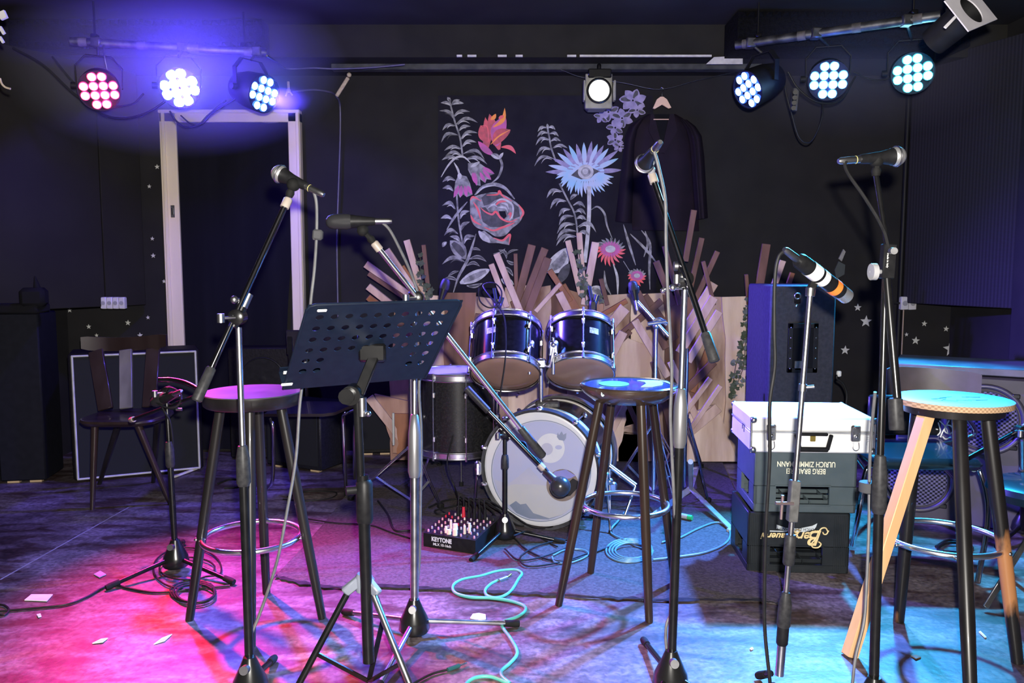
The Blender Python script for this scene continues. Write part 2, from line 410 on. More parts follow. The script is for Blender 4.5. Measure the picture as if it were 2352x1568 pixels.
PARS = {
 'red': (P(228,208,4.12), (-.45,.6,.6), (1.0,.02,.12), (30,3,8), LB0.lerp(LB1,.13), 'red lit stage lamp, leftmost on the left bar'),
 'wht': (P(413,202,4.18), (.15,-.2,1.0), (.25,.65,1.0), (40,60,90), LB0.lerp(LB1,.56), 'dazzling blue-white stage lamp, middle of the left bar'),
 'bl1': (P(604,215,4.32), P(604,215,4.32)+V(.85,-.55,-.32), (.03,.12,1.0), (6,18,60), LB0.lerp(LB1,.95), 'blue stage lamp turned sideways, right end of the left bar'),
 'bl2': (P(1720,205,4.24), P(1720,205,4.24)+V(-.98,-.50,-.48), (.03,.1,1.0), (6,16,60), RB0.lerp(RB1,.08), 'blue stage lamp turned inward, left end of the right bar'),
 'bw':  (P(1903,184,4.14), (.35,.3,.6), (.05,.3,1.0), (30,60,90), RB0.lerp(RB1,.42), 'blue-white stage lamp, middle of the right bar'),
 'cy':  (P(2096,168,4.06), (.5,-.2,.8), (.02,.7,1.0), (40,90,95), RB0.lerp(RB1,.85), 'cyan-white stage lamp, right end of the right bar'),
}
PAX = {}
for k, (C, aim, rim, core, bp_, lab) in PARS.items():
    t, ax = par(lab, C, aim, rim, core, bp_); PAX[k] = (C, ax)
# cables hanging from the bars
def cable(label, pts, r=.004, m=None, name='cable', cat='cable', k=6, n=8):
    return tag(MB().tube(pts, r, n=n, k=k).build(name, m or CABLE), label, cat)
cable('black cables looping below the red and white lamps', [P(30,110,4.300),P(100,150,4.300),P(170,215,4.300),P(250,268,4.300),P(330,262,4.300),P(400,215,4.300),P(415,180,4.350)], .006)
cable('black cable sagging between the red lamp and the corner', [P(120,130,4.350),P(170,190,4.350),P(230,240,4.350),P(300,240,4.350),P(330,215,4.350)], .005)
cable('black cable loops hanging over the door frame top', [P(390,255,4.350),P(405,278,4.350),P(430,292,4.350),P(465,283,4.350),P(490,258,4.350),P(560,215,4.350)], .005)
cable('second black cable loop hanging over the door frame top', [P(415,265,4.370),P(435,282,4.370),P(455,287,4.370),P(480,262,4.370),P(520,230,4.370)], .004)
cable('long black cable loop hanging below the right light bar', [P(1800,165,4.350),P(1805,210,4.350),P(1818,260,4.350),P(1835,315,4.350),P(1858,328,4.350),P(1878,300,4.350),P(1890,250,4.350),P(1880,170,4.400)], .004)
cable('black cable sagging from the right light bar past the power strip', [P(1810,165,4.330),P(1835,205,4.330),P(1880,235,4.330),P(1930,230,4.330),P(1965,175,4.330)], .005)
cable('thin cable between the blue-white and cyan lamps', [P(1960,165,4.300),P(2000,182,4.280),P(2045,178,4.260),P(2080,140,4.240)], .003)
t = thing('power_strip', 'black power strip hanging on its cable below the right light bar', 'power strip', P(1825,229,4.370))
MB().bar(P(1828,203,4.370), P(1822,256,4.370), .034, .03, bev=.004).build('body', mat('grey_plastic', (.07,.07,.08), rough=.5), t)
mbs = MB()
for k in range(4): mbs.cyl(P(1827-k*1.4,212+k*12,3.952), P(1827-k*1.4,212+k*12,3.948), .011, n=14)
mbs.build('sockets', PLAST, t)
cable('thin chain holding the red lamp to the bar', [P(238,103,4.200),P(240,130,4.180),P(246,160,4.180)], .0035, STEEL, 'safety_chain', 'chain')
# white spotlight over the mural
C = P(1376,208,4.55); ax = Vector((0,-1,-.12)).normalized()
t = thing('spotlight', 'small white-lit spotlight with grey barn-door frame above the mural', 'spotlight', C)
GREYM = mat('grey_cast_metal', (.16,.155,.14), (.24,.235,.21), 22, rough=.5, metal=.3, bump=.3)
MB().box(C+Vector((0,.12,0)), (.13,.2,.16), b=.02).build('housing', GREYM, t)
fr = MB(); fr.box(C+Vector((0,.02,0)), (.15,.012,.19), b=.004)
fr.torus(C, ax, .062, .008, 36, 8, 1); fr.build('filter_frame', [GREYM, BLK], t)
for sx in (-1,1): MB().box(C+Vector((sx*.083,-.01,-.005)), (.012,.05,.11), b=.003).build('barn_door', GREYM, t)
MB().lathe([(0,.056),(.01,.05),(.018,.03),(.02,.002)], C-ax*-.004, ax, 32).build('lens', emitter('white_lens', (1,1,.95), 6), t)
MB().box(P(1376,172,4.6), (.13,.09,.05), b=.006).cyl(P(1376,165,4.6), P(1376,150,4.66), .012).build('bracket', BLK, t)
# square gel frame lamp at the ceiling on the right
FRW = mat('white_metal_frame', (.62,.6,.64), (.52,.5,.55), 12, rough=.45)
c0 = [P(2168,2,2.75), P(2222,73,2.72), P(2288,45,2.86), P(2246,-26,2.9)]
cen = sum(c0, Vector())/4; ux = (c0[2]-c0[1]).normalized(); uy = (c0[0]-c0[1]); uy = (uy-ux*uy.dot(ux)).normalized(); nn = ux.cross(uy)
if nn.y > 0: nn = -nn
t = thing('ceiling_spot', 'white square-framed spotlight with a dark round opening at the top right', 'spotlight', cen)
w2 = (c0[2]-c0[1]).length/2; h2 = (c0[0]-c0[1]).length/2; n = 40; vs = []; 
for i in range(n):
    a = 2*PI*i/n; ca, sa = math.cos(a), math.sin(a); k = 1/max(abs(ca), abs(sa))
    vs.append(cen + ux*(ca*k*w2) + uy*(sa*k*h2))
for i in range(n):
    a = 2*PI*i/n; vs.append(cen + ux*(math.cos(a)*.052) + uy*(math.sin(a)*.052))
vs += [v - nn*.004 for v in vs]
fs = []
for i in range(n):
    j = (i+1) % n; fs += [(i,j,n+j,n+i), (2*n+i,3*n+i,3*n+j,2*n+j), (i,2*n+i,2*n+j,j), (n+i,n+j,3*n+j,3*n+i)]
MB().add(vs, fs).build('filter_frame', FRW, t, smooth=False)
MB().lathe([(-.16,.03),(-.15,.05),(-.03,.054),(-.004,.054),(-.004,.05),(-.08,.045)], cen, nn, 32, caps=False).cyl(cen-nn*.15, cen-nn*.155, .05).build('housing', PARM, t)
MB().bar(P(2195,38,2.72), P(2170,64,2.7), .01, .005, bev=.001).build('handle', FRW, t)
MB().cyl(cen-nn*.1+Vector((0,0,.03)), Vector((cen.x, cen.y+.1, ZC)), .008).build('hanger', BLK, t)
# ceiling hook, rope knots, wooden peg, bracket
tag(MB().tube([V(-.01,3.0,ZC), V(-.01,3.0,ZC-.03), V(.004,3.0,ZC-.05), V(.012,3.0,ZC-.04)], .004).build('ceiling_hook', STEEL), 'small metal hook in the ceiling above the mural', 'hook')
ROPE = mat('jute_rope', (.5,.42,.33), (.38,.3,.22), 60, rough=.9)
tag(MB().tube([P(662,188,5.06),P(663,203,5.05)], .008, smooth=False).tube([P(656,221,5.05),P(662,208,5.045),P(672,219,5.05)], .005).ball(P(663,208,5.045), .013).build('rope_knot', ROPE), 'frayed rope knot pinned to the wall right of the narrow blue lamp', 'rope')
tag(MB().tube([P(146,140,5.0),P(143,150,5.0),P(152,160,5.0),P(158,166,5.0)], .006).build('rope_hook', ROPE), 'curled rope end on the wall above left of the red lamp', 'rope')
tag(MB().bar(P(800,178,4.95), P(773,221,4.97), .022, .016, bev=.004).ball(P(802,172,4.95), .014).build('wooden_peg', ROPE), 'pale wooden peg hanging under the rail with a cable tied to it', 'peg')
tag(MB().bar(P(0,38,3.3), P(14,32,3.3), .03, .012).bar(P(0,62,3.3), P(10,78,3.3), .012, .008).bar(P(0,85,3.3),P(8,98,3.3),.01,.008).build('wall_bracket', FRW), 'pale metal bracket cut off by the upper left edge', 'bracket')
tag(MB().tube([P(0,180,3.3),P(4,192,3.3),P(12,200,3.3),P(24,204,3.3)], .004).build('hook', ROPE), 'small curved hook at the left edge below the bracket', 'hook')
BLUEC = mat('blue_grey_cable', (.06,.05,.12), (.04,.04,.09), 40, rough=.5)
cable('thin cable strung from the left light bar along the bulkhead', [P(613,128,4.1),P(640,145,4.5),P(662,158,4.62),P(720,156,4.62),P(770,158,4.63),P(850,155,4.63),P(930,148,4.63)], .005, BLUEC)
cable('cable hanging down the back wall from the wooden peg', [P(672,211,5.04),P(720,206,5.04),P(760,212,5.04),P(773,222,4.99),P(781,245,5.05),P(781,330,5.07),P(777,450,5.07),P(774,560,5.08),P(776,690,5.08),P(778,800,5.08)], .006, BLUEC)
cable('thin wire stretched from the rail to the jacket hanger', [P(1288,160,4.8),P(1340,178,4.85),P(1430,190,4.9),P(1515,205,4.93),P(1600,185,4.95),P(1690,165,5.0)], .0015, STEEL, 'wire', 'wire')

# ================================================================== MURAL CLOTH
CLOTH = mat('black_mural_cloth', (.011,.010,.018), (.016,.015,.024), 9, rough=.9)
PG = mat('chalk_grey_paint', (.34,.34,.37), (.14,.14,.16), 26, rough=.9, fac=(.4,.62))
PGL = mat('chalk_light_paint', (.6,.6,.64), (.38,.38,.42), 26, rough=.9)
PGD = mat('chalk_dark_paint', (.05,.05,.062), (.1,.1,.115), 24, rough=.9)
PR = mat('coral_red_paint', (.85,.12,.13), (.7,.16,.2), 20, rough=.85)
PRD = mat('dusky_red_paint', (.36,.09,.11), (.7,.12,.15), 22, rough=.85)
PPK = mat('magenta_pink_paint', (.62,.12,.4), (.4,.12,.3), 22, rough=.85)
POR = mat('orange_paint', (.9,.35,.08), (.85,.25,.1), 20, rough=.85)
PBL = mat('sky_blue_paint', (.3,.55,.8), (.5,.55,.75), 10, rough=.85)
PLV = mat('lavender_paint', (.36,.32,.55), (.2,.18,.34), 24, rough=.85)
MU = MB(); YM = 5.085; LAY = [0]
MUM = [CLOTH, PG, PGL, PGD, PR, PRD, PPK, POR, PBL, PLV]
def m1(x, y): return (980+x/3.267, 200+y/3.267)
def m2(x, y): return (1210+x/3.2, 190+y/3.2)
def mp_(pts, mi):
    LAY[0] += 1; yy = YM-.0012-.00002*LAY[0]
    MU.add([P(x, y, yy) for x, y in pts], [tuple(range(len(pts)))], mi)
def c2(pts, k=6): return [(v.x, v.y) for v in catmull([Vector((x, y, 0)) for x, y in pts], k)]
def stroke(pts, w, mi, taper=True, k=6):
    q = c2(pts, k) if len(pts) > 2 else pts
    n = len(q); L_ = []; R_ = []
    for i in range(n):
        a = q[max(i-1,0)]; b_ = q[min(i+1,n-1)]; dx, dy = b_[0]-a[0], b_[1]-a[1]; l = math.hypot(dx, dy) or 1
        ww = w/2*((.25+.75*math.sin(PI*min(1,max(0,i/(n-1))))) if taper else 1)
        L_.append((q[i][0]-dy/l*ww, q[i][1]+dx/l*ww)); R_.append((q[i][0]+dy/l*ww, q[i][1]-dx/l*ww))
    LAY[0] += 1; yy = YM-.0012-.00002*LAY[0]
    vs = [P(x,y,yy) for x,y in L_]+[P(x,y,yy) for x,y in R_]
    MU.add(vs, [(i,i+1,n+i+1,n+i) for i in range(n-1)], mi)
def leaf(b_, t, w, bend=0.0, mi=1, inner=None):
    bx, by = b_; tx, ty = t; dx, dy = tx-bx, ty-by; l = math.hypot(dx,dy) or 1; nx_, ny_ = -dy/l, dx/l
    def ring(ww, s0=0, s1=1):
        A = []; B = []
        for i in range(9):
            s = s0+(s1-s0)*i/8; off = bend*l*math.sin(PI*s)*.5; h = ww/2*math.sin(PI*min(1,s*.96+.04))**.8
            A.append((bx+dx*s+nx_*(off+h), by+dy*s+ny_*(off+h))); B.append((bx+dx*s+nx_*(off-h), by+dy*s+ny_*(off-h)))
        return A+B[::-1]
    mp_(ring(w), mi)
    if inner is not None: mp_(ring(w*.5, .12, .85), inner)
MU.add([P(1006,219,YM),P(1500,219,YM),P(1508,690,YM),P(1006,690,YM)], [(0,1,2,3)], 0)
MU.add([P(1006,219,YM)+V(0,.004,0),P(1500,219,YM)+V(0,.004,0),P(1508,690,YM)+V(0,.004,0),P(1006,690,YM)+V(0,.004,0)], [(0,1,2,3)], 0)
def fern(stem, leaves, f, w=4, mi=1, lw=8):
    stroke([f(*p) for p in stem], w, mi, taper=False)
    for (a, b_, bend) in leaves:
        A, B = f(*a), f(*b_); leaf(A, B, lw*.85, bend, mi, None); leaf((A[0]*.9+B[0]*.1, A[1]*.9+B[1]*.1), (A[0]*.35+B[0]*.65, A[1]*.35+B[1]*.65), lw*.3, bend, 2 if (hash(a) % 3) else 3)
# left fern
fern([(170,80),(185,160),(215,270),(250,380),(270,520)], [
 ((185,140),(105,118),.3),((187,135),(250,95),-.3),((180,110),(155,75),0),((190,130),(280,122),-.2),((205,240),(95,178),.45),((200,225),(325,185),-.4),((215,285),(385,268),-.5),((215,290),(118,325),.5),
 ((240,330),(330,295),-.4),((235,360),(108,418),.6),((255,395),(385,345),-.5),((265,450),(375,415),-.5),((262,465),(130,478),.4),((275,500),(435,545),-.6),((265,515),(138,520),.5),((290,540),(455,580),-.4),((240,545),(112,548),.4)], m1, 4, 1, 9)
stroke([m1(*p) for p in ((108,675),(160,590),(220,530),(280,525),(330,570))], 5, 2)
stroke([m1(*p) for p in ((205,565),(235,620),(250,680))], 5, 2)
fern([(225,800),(230,880),(240,1000),(265,1150),(290,1290)], [((215,700),(118,712),.5),((200,780),(118,760),.5),((215,915),(115,890),.7),((190,990),(105,985),.4),((235,1100),(130,1115),.7),((250,990),(325,930),-.5),((255,1080),(325,1010),-.4),((275,1180),(370,1120),-.6),((255,1170),(172,1120),.4),((285,1310),(115,1330),.5),((150,1160),(118,1200),.2)], m1, 4, 1, 11)
leaf(m1(290,1285), m1(175,1150), 32, .1, 1, 3)
# orange-red bud
for (b_, t, w, bd, mi, inn) in (((440,490),(440,225),20,.1,5,3),((545,470),(470,200),26,0,5,None),((520,440),(590,215),34,-.15,6,3),((470,420),(405,285),22,-.2,5,3),((500,430),(630,320),28,-.25,5,3),((500,510),(385,405),15,-.1,6,None),((560,450),(670,500),10,-.4,4,None),((500,300),(585,155),10,.4,7,None),((480,245),(520,200),9,.2,7,None),((540,235),(580,215),8,0,4,None)):
    leaf(m1(*b_), m1(*t), w, bd, mi, None)
stroke([m1(*p) for p in ((480,430),(540,370),(625,320))], 3.5, 7); stroke([m1(*p) for p in ((410,290),(455,300),(465,410))], 3, 4)
stroke([m1(*p) for p in ((485,500),(530,510),(565,580),(540,670),(480,725))], 6, 1); leaf(m1(540,540), m1(480,505), 7, 0, 2); leaf(m1(540,540), m1(575,490), 7, 0, 2)
# two bell flowers
mp_([m1(*p) for p in ((310,570),(390,565),(510,650),(470,665),(485,695),(450,690),(440,720),(400,690),(405,740),(375,735),(345,690),(310,620))], 1)
for (b_, t) in (((360,640),(375,740)),((400,640),(440,715)),((420,620),(485,695)),((420,600),(508,650)),((345,640),(360,720))): leaf(m1(*b_), m1(*t), 8, 0, 6)
leaf(m1(330,600), m1(400,560), 8, 0, 2)
mp_([m1(*p) for p in ((215,710),(240,655),(300,670),(325,720),(345,805),(300,825),(275,805),(250,830),(235,800),(200,830))], 1)
for (b_, t) in (((240,740),(205,828)),((260,740),(255,825)),((285,740),(300,822)),((305,740),(340,803))): leaf(m1(*b_), m1(*t), 9, 0, 6)
leaf(m1(250,690), m1(245,640), 10, 0, 2)
# rose
stroke([m1(*p) for p in ((360,810),(420,750),(510,730),(590,760),(660,840))], 9, 1); stroke([m1(*p) for p in ((370,805),(430,752),(520,734))], 4, 2)
mp_(c2([m1(*p) for p in ((325,850),(360,820),(430,800),(530,790),(620,830),(690,880),(725,940),(700,1010),(640,1060),(590,1110),(520,1120),(450,1080),(370,1050),(330,980),(325,850))]), 1)
for pts in (((400,905),(440,900),(470,940),(530,930),(575,990),(640,1010),(560,1050),(480,1050),(420,1010)),((410,830),(450,795),(530,800),(580,825),(510,850),(470,880),(430,890)),((640,860),(690,900),(700,970),(650,990),(640,930))):
    mp_([m1(*p) for p in pts], 3)
mp_([m1(*p) for p in ((400,1090),(430,1075),(500,1130),(560,1150),(630,1100),(620,1185),(540,1170),(470,1170),(420,1150))], 1)
leaf(m1(390,1080), m1(480,1165), 14, .1, 2)
for pts in (((325,850),(350,825),(410,855)),((350,860),(385,920),(405,990)),((405,905),(440,935),(490,955),(520,935),(560,985),(620,1010),(680,990)),((430,1050),(500,1075),(560,1055),(620,1035),(660,1015)),((330,960),(355,1005),(410,1035)),((450,810),(530,805),(545,780),(570,815),(640,855)),((515,890),(550,860),(610,855)),((690,880),(725,940),(700,990)),((500,1130),(570,1150),(625,1105),(618,1180)),((610,960),(630,945),(625,985))):
    stroke([m1(*p) for p in pts], 5, 4)
for pts in (((500,880),(560,840),(640,880),(645,960),(620,1000)),((530,900),(590,905),(610,940)),((455,910),(500,880),(530,900)),((560,870),(600,880),(615,915))): stroke([m1(*p) for p in pts], 4.5, 2)
mp_([m1(*p) for p in ((540,930),(590,930),(600,970),(580,990),(550,960))], 0)
# stems and leaves under the rose
stroke([m1(*p) for p in ((370,1100),(340,1200),(300,1310),(240,1420),(200,1540))], 7, 1); stroke([m1(*p) for p in ((305,860),(220,960),(150,1070))], 6, 1)
for (b_, t, w, bd) in (((330,1220),(405,1225),6,-.3),((320,1290),(450,1310),9,-.4),((300,1340),(400,1345),8,-.5),((540,1220),(600,1290),8,-.5),((590,1270),(690,1220),5,-.3),((500,1250),(590,1210),6,.3),((600,1300),(680,1320),8,.3),((230,1450),(130,1440),8,.3),((300,1490),(420,1470),9,.2),((560,1350),(650,1420),9,-.3),((240,1380),(160,1420),6,.2)):
    leaf(m1(*b_), m1(*t), w, bd, 1, 3)
leaf(m1(250,1470), m1(480,1365), 26, 0, 2, 1); leaf(m1(560,1440), m1(655,1480), 18, 0, 2, 1)
# middle fern
fern([(150,320),(165,400),(180,480),(215,580)], [((150,330),(80,360),.5),((155,330),(210,345),-.5),((160,370),(75,400),.5),((165,375),(235,395),-.5),((170,420),(65,460),.6),((175,430),(250,430),-.5),((185,490),(70,540),.6),((190,480),(300,480),-.4),((200,560),(55,615),.6),((155,345),(150,300),0)], m2, 4, 1, 8)
# eye flower
import itertools
ec = m2(430,655)
for i, (ang, r_) in enumerate([(180,85),(170,80),(158,75),(146,72),(134,68),(122,66),(108,62),(93,62),(78,66),(66,64),(55,68),(45,70),(33,84),(22,76),(3,78)]):
    a = math.radians(ang); leaf((ec[0]+math.cos(a)*16*1.4, ec[1]-math.sin(a)*13), (ec[0]+math.cos(a)*r_*1.08, ec[1]-math.sin(a)*r_*1.1), 11, 0, 8 if i % 2 else 9, None)
for i in range(22):
    a = math.radians(188+i*7.6); r_ = 58+5*math.sin(i*2.1); leaf((ec[0]+math.cos(a)*22*1.6, ec[1]-math.sin(a)*14), (ec[0]+math.cos(a)*r_*1.15, ec[1]-math.sin(a)*r_*.95), 6.5, .15, 8)
def ell(cx, cy, a, b_, n=28): return [(cx+a*math.cos(2*PI*i/n), cy+b_*math.sin(2*PI*i/n)) for i in range(n)]
mp_(ell(ec[0], ec[1], 44, 22), 8)
mp_([m2(*p) for p in ((325,680),(370,640),(430,610),(490,630),(540,650),(500,670),(470,700),(400,710))], 3)
mp_(ell(ec[0]+1, ec[1], 18, 17), 2); mp_(ell(ec[0]+1, ec[1], 11, 11), 1); mp_(ell(ec[0], ec[1]-1, 6.5, 6.5), 2)
for a in range(0, 180, 20):
    aa = math.radians(a); stroke([(ec[0]+math.cos(aa)*44, ec[1]-math.sin(aa)*22), (ec[0]+math.cos(aa)*30, ec[1]-math.sin(aa)*17)], 2, 9, False)
stroke([m2(*p) for p in ((458,760),(458,950),(445,1150),(425,1320))], 9, 2, False)
# lower fern right, drooping stem, leaves
fern([(240,740),(300,860),(350,960),(370,1080),(375,1180)], [((260,800),(145,850),.6),((290,870),(172,930),.6),((320,930),(235,985),.5),((345,980),(235,1050),.5),((355,1040),(222,1110),.5),((360,1090),(218,1160),.5),((365,1130),(215,1200),.5),((320,860),(375,820),-.3),((340,900),(430,920),-.6),((350,950),(435,970),-.6),((360,1000),(440,1010),-.5),((370,1060),(510,1100),-.7),((375,1110),(460,1120),-.5)], m2, 4, 1, 10)
stroke([m2(*p) for p in ((470,935),(520,910),(570,960),(590,1050),(630,1150))], 5, 1)
leaf(m2(130,1390), m2(300,1210), 42, .25, 2, 1); leaf(m2(560,1560), m2(470,1500), 26, 0, 2, 1)
leaf(m2(310,1330), m2(230,1480), 22, 0, 3)
for pts in (((710,1040),(750,1180),(800,1340)),((760,1110),(870,1220),(960,1330)),((840,1080),(905,1180),(900,1360),(905,1520)),((870,1090),(890,1180),(860,1280)),((710,1310),(760,1390)),((570,1380),(580,1480),(620,1560))): stroke([m2(*p) for p in pts], 6, 1)
stroke([m2(*p) for p in ((635,1330),(665,1430),(668,1560))], 6, 2)
def daisy(cx, cy, rx, ry, n, down):
    for i in range(n):
        a = 2*PI*i/n; k = 1+down*max(0, math.sin(a)); leaf((cx+math.cos(a)*rx*.3, cy+math.sin(a)*ry*.3), (cx+math.cos(a)*rx, cy+math.sin(a)*ry*k), 6, .25, 4 if math.sin(a) > -.1 else 1)
    for i in range(n):
        a = 2*PI*(i+.5)/n; leaf((cx+math.cos(a)*rx*.3, cy+math.sin(a)*ry*.3), (cx+math.cos(a)*rx*.7, cy+math.sin(a)*ry*.7), 5, 0, 6)
    mp_(ell(cx, cy, rx*.32, ry*.3), 2)
daisy(1402, 572, 36, 27, 20, .5); daisy(1463, 633, 22, 17, 16, .6)
# lavender cluster
for (cx, cy, r_, n0) in ((m2(600,215)+(20,6)),(m2(780,130)+(24,7)),(m2(700,260)+(20,6)),(m2(650,330)+(16,5)),(m2(650,420)+(16,6)),(m2(810,200)+(16,5)),(m2(550,250)+(14,5)),(m2(680,470)+(11,5))):
    for i in range(n0):
        a = 2*PI*i/n0+cx; leaf((cx+2*math.cos(a), cy+2*math.sin(a)), (cx+math.cos(a)*r_*1.35, cy+math.sin(a)*r_*1.15), r_*.8, .1, 9, 3 if i % 2 else None)
tag(MU.build('mural_cloth', MUM, smooth=False), 'black cloth painted with chalky ferns, a rose and an eye flower behind the drums', 'painting')

# ================================================================== JACKET
JK = mat('dark_purple_jacket', (.010,.0065,.012), (.014,.008,.016), 12, rough=.8)
JKD = mat('jacket_lining', (.004,.004,.006), (.007,.007,.009), 12, rough=.9)
t = thing('jacket', 'dark purple suit jacket hanging on the wall right of the eye flower', 'jacket', P(1520,540,4.98))
mb = MB()
def jsheet(L_, R_, depth, bulge, mi=0, folds=0):
    n = len(L_); k = 14; vs = []
    for side in (0, 1):
        for i in range(n):
            for j in range(k+1):
                u = j/k; x = L_[i][0]*(1-u)+R_[i][0]*u; y = L_[i][1]*(1-u)+R_[i][1]*u
                yy = depth + .03 - (bulge*math.sin(PI*u)**.6 + folds*.006*math.sin(u*17+i*.35)) * (1 if side == 0 else -.2)
                vs.append(P(x, y, yy))
    o = n*(k+1); fs = []
    for i in range(n-1):
        for j in range(k):
            a = i*(k+1)+j; fs += [(a,a+1,a+k+2,a+k+1), (o+a,o+a+k+1,o+a+k+2,o+a+1)]
    mb.add(vs, fs, mi)
jsheet([(1488,262),(1470,272),(1447,290),(1445,340),(1448,400),(1450,460),(1452,528)], [(1552,262),(1570,272),(1588,288),(1597,340),(1600,400),(1602,460),(1606,530)], 4.99, .07, folds=1)
mb.build('body', JK, t)
mb = MB(); jsheet([(1464,275),(1447,286),(1436,310),(1430,360),(1422,430),(1413,508)], [(1480,272),(1466,300),(1460,330),(1457,380),(1455,440),(1452,512)], 4.99, .075); mb.build('sleeve', JK, t)
mb = MB(); jsheet([(1560,272),(1575,300),(1582,330),(1586,380),(1590,430),(1596,505)], [(1578,275),(1598,290),(1612,312),(1618,360),(1622,430),(1626,500)], 4.985, .075, folds=1); mb.build('sleeve', JK, t)
mb = MB(); mb.slab([P(1500,262,4.925),P(1538,262,4.925),P(1521,345,4.915)], (0,.006,0)); mb.build('lining', JKD, t, smooth=False)
mb = MB(); mb.slab([P(1495,262,4.918),P(1502,262,4.915),P(1524,350,4.905),P(1516,352,4.905),P(1490,300,4.91)], (0,.006,0)); mb.slab([P(1548,262,4.918),P(1538,262,4.915),P(1519,350,4.905),P(1527,352,4.905),P(1556,300,4.91)], (0,.006,0)); mb.build('lapel', JK, t)
t = thing('coat_hanger', 'pale wooden coat hanger holding the dark jacket', 'coat hanger', P(1520,248,4.93))
HW = mat('pale_hanger_wood', (.66,.42,.32), (.72,.52,.4), 10, rough=.45)
MB().slab([P(x,y,4.915) for x,y in ((1500,248),(1509,228),(1517,222),(1524,222),(1532,228),(1542,247),(1536,249),(1521,240),(1504,250))], (0,.014,0)).build('arms', HW, t)
MB().cyl(P(1501,274,4.91), P(1536,274,4.91), .003).build('trouser_bar', HW, t)
MB().tube([P(1521,222,4.92),P(1521,213,4.92),P(1524,205,4.93),P(1519,201,4.93),P(1515,206,4.93)], .002).build('hook', CHR, t)
# ================================================================== WALL BITS
STARM = mat('pale_star_sticker', (.55,.55,.52), (.48,.48,.46), 20, rough=.6)
def star(px, py, r, label, Y=YB-.003, rot=0):
    c = P(px, py, Y); vs = []
    for i in range(10):
        a = PI/2+rot+i*PI/5; rr = r if i % 2 == 0 else r*.42
        vs.append(c+Vector((rr*math.cos(a), 0, rr*math.sin(a))))
    tag(MB().slab(vs, (0,-.0015,0)).build('star_sticker', STARM, smooth=False), label, 'star sticker', 'pale star stickers on the black walls')
for (x, y, r, lab) in ((361,383,6,'topmost of the small stars beside the left of the door frame'),(343,428,5,'small star second from the top beside the door frame'),(350,548,5,'small star left of the door frame, midway down'),(352,587,6,'star just below the midway one left of the door frame'),(377,646,5,'small star nearest the door frame at lower left'),(340,729,5,'tiny star above the wooden chair on its right'),
    (294,741,7,'star above the wooden chair backrest, right of centre'),(322,770,7,'star touching the top rail of the wooden chair'),(204,750,6,'star above the left end of the wooden chair'),(160,712,6,'star on the wall above the piped speaker cabinet'),(222,770,5,'small star just above the left of the chair rail'),
    (1970,706,9,'small star right of the tall speaker cabinet, highest'),(1989,738,14,'large star right of the tall speaker cabinet'),(1941,804,11,'star near the right edge of the tall speaker cabinet'),(2123,743,7,'small star in the blue corner, highest'),(2103,782,10,'star in the blue corner left of the tall one'),(2173,755,7,'small star beside the blue lit wall'),(2082,768,5,'tiny star by the corner pipe')):
    star(x, y, r/1850*5.1*(1.0), lab, rot=.1*math.sin(x))
star(2184,800,.052,'tallest star, at the edge of the blue lit wall', rot=.15)
SOCK = mat('white_socket_plastic', (.55,.54,.55), (.48,.47,.48), 20, rough=.35)
def socket(px0, px1, py0, py1, n, Y, label):
    c = P((px0+px1)/2, (py0+py1)/2, Y); w = (px1-px0)/1850*Y; h = (py1-py0)/1850*Y
    t = thing('wall_socket', label, 'wall socket', c)
    for i in range(n):
        cx = c.x-w/2+(i+.5)*w/n
        MB().box((cx, c.y, c.z), (w/n*.96, .035, h), b=.004).cyl((cx, c.y-.018, c.z), (cx, c.y-.0195, c.z), min(w/n,h)*.33, n=18, mi=1).build('socket_unit', [SOCK, mat('socket_shadow_plastic', (.3,.3,.32), rough=.4)], t)
    MB().tube([c+Vector((-w/2,0,0)), c+Vector((-w/2-.03,.01,0))], .006).build('cable_stub', CABLE, t)
socket(233,289,682,709,4,4.82,'row of surface wall sockets below the left corner panel')
socket(2067,2103,681,711,2,5.0,'white double wall socket beside the corner pipe on the right')
t = thing('wall_pipe', 'dark vertical pipe running up the back right corner', 'pipe', (2.435,5.06,0))
MB().cyl((2.435,5.06,0), (2.435,5.06,2.35), .016, n=16).build('pipe', mat('dark_pipe_paint', (.008,.008,.01), rough=.5), t)
MB().cyl((2.452,5.04,.2), (2.452,5.04,1.3), .004, n=8).build('bare_edge', mat('bare_copper', (.3,.22,.16), rough=.5), t)
RAG = mat('pale_rag', (.35,.33,.31), (.2,.2,.2), 20, rough=.9)
tag(MB().slab([P(x,y,5.07) for x,y in ((1936,572),(1941,578),(1932,600),(1925,594))], (0,-.01,0)).slab([P(x,y,5.075) for x,y in ((1925,600),(1940,608),(1938,630),(1920,640),(1916,620))], (0,-.01,0), 1).build('cloth_scrap', [RAG, mat('dark_rag', (.06,.07,.07), rough=.9)], smooth=False), 'pale and grey cloth scrap pinned behind the tall speaker cabinet', 'cloth')

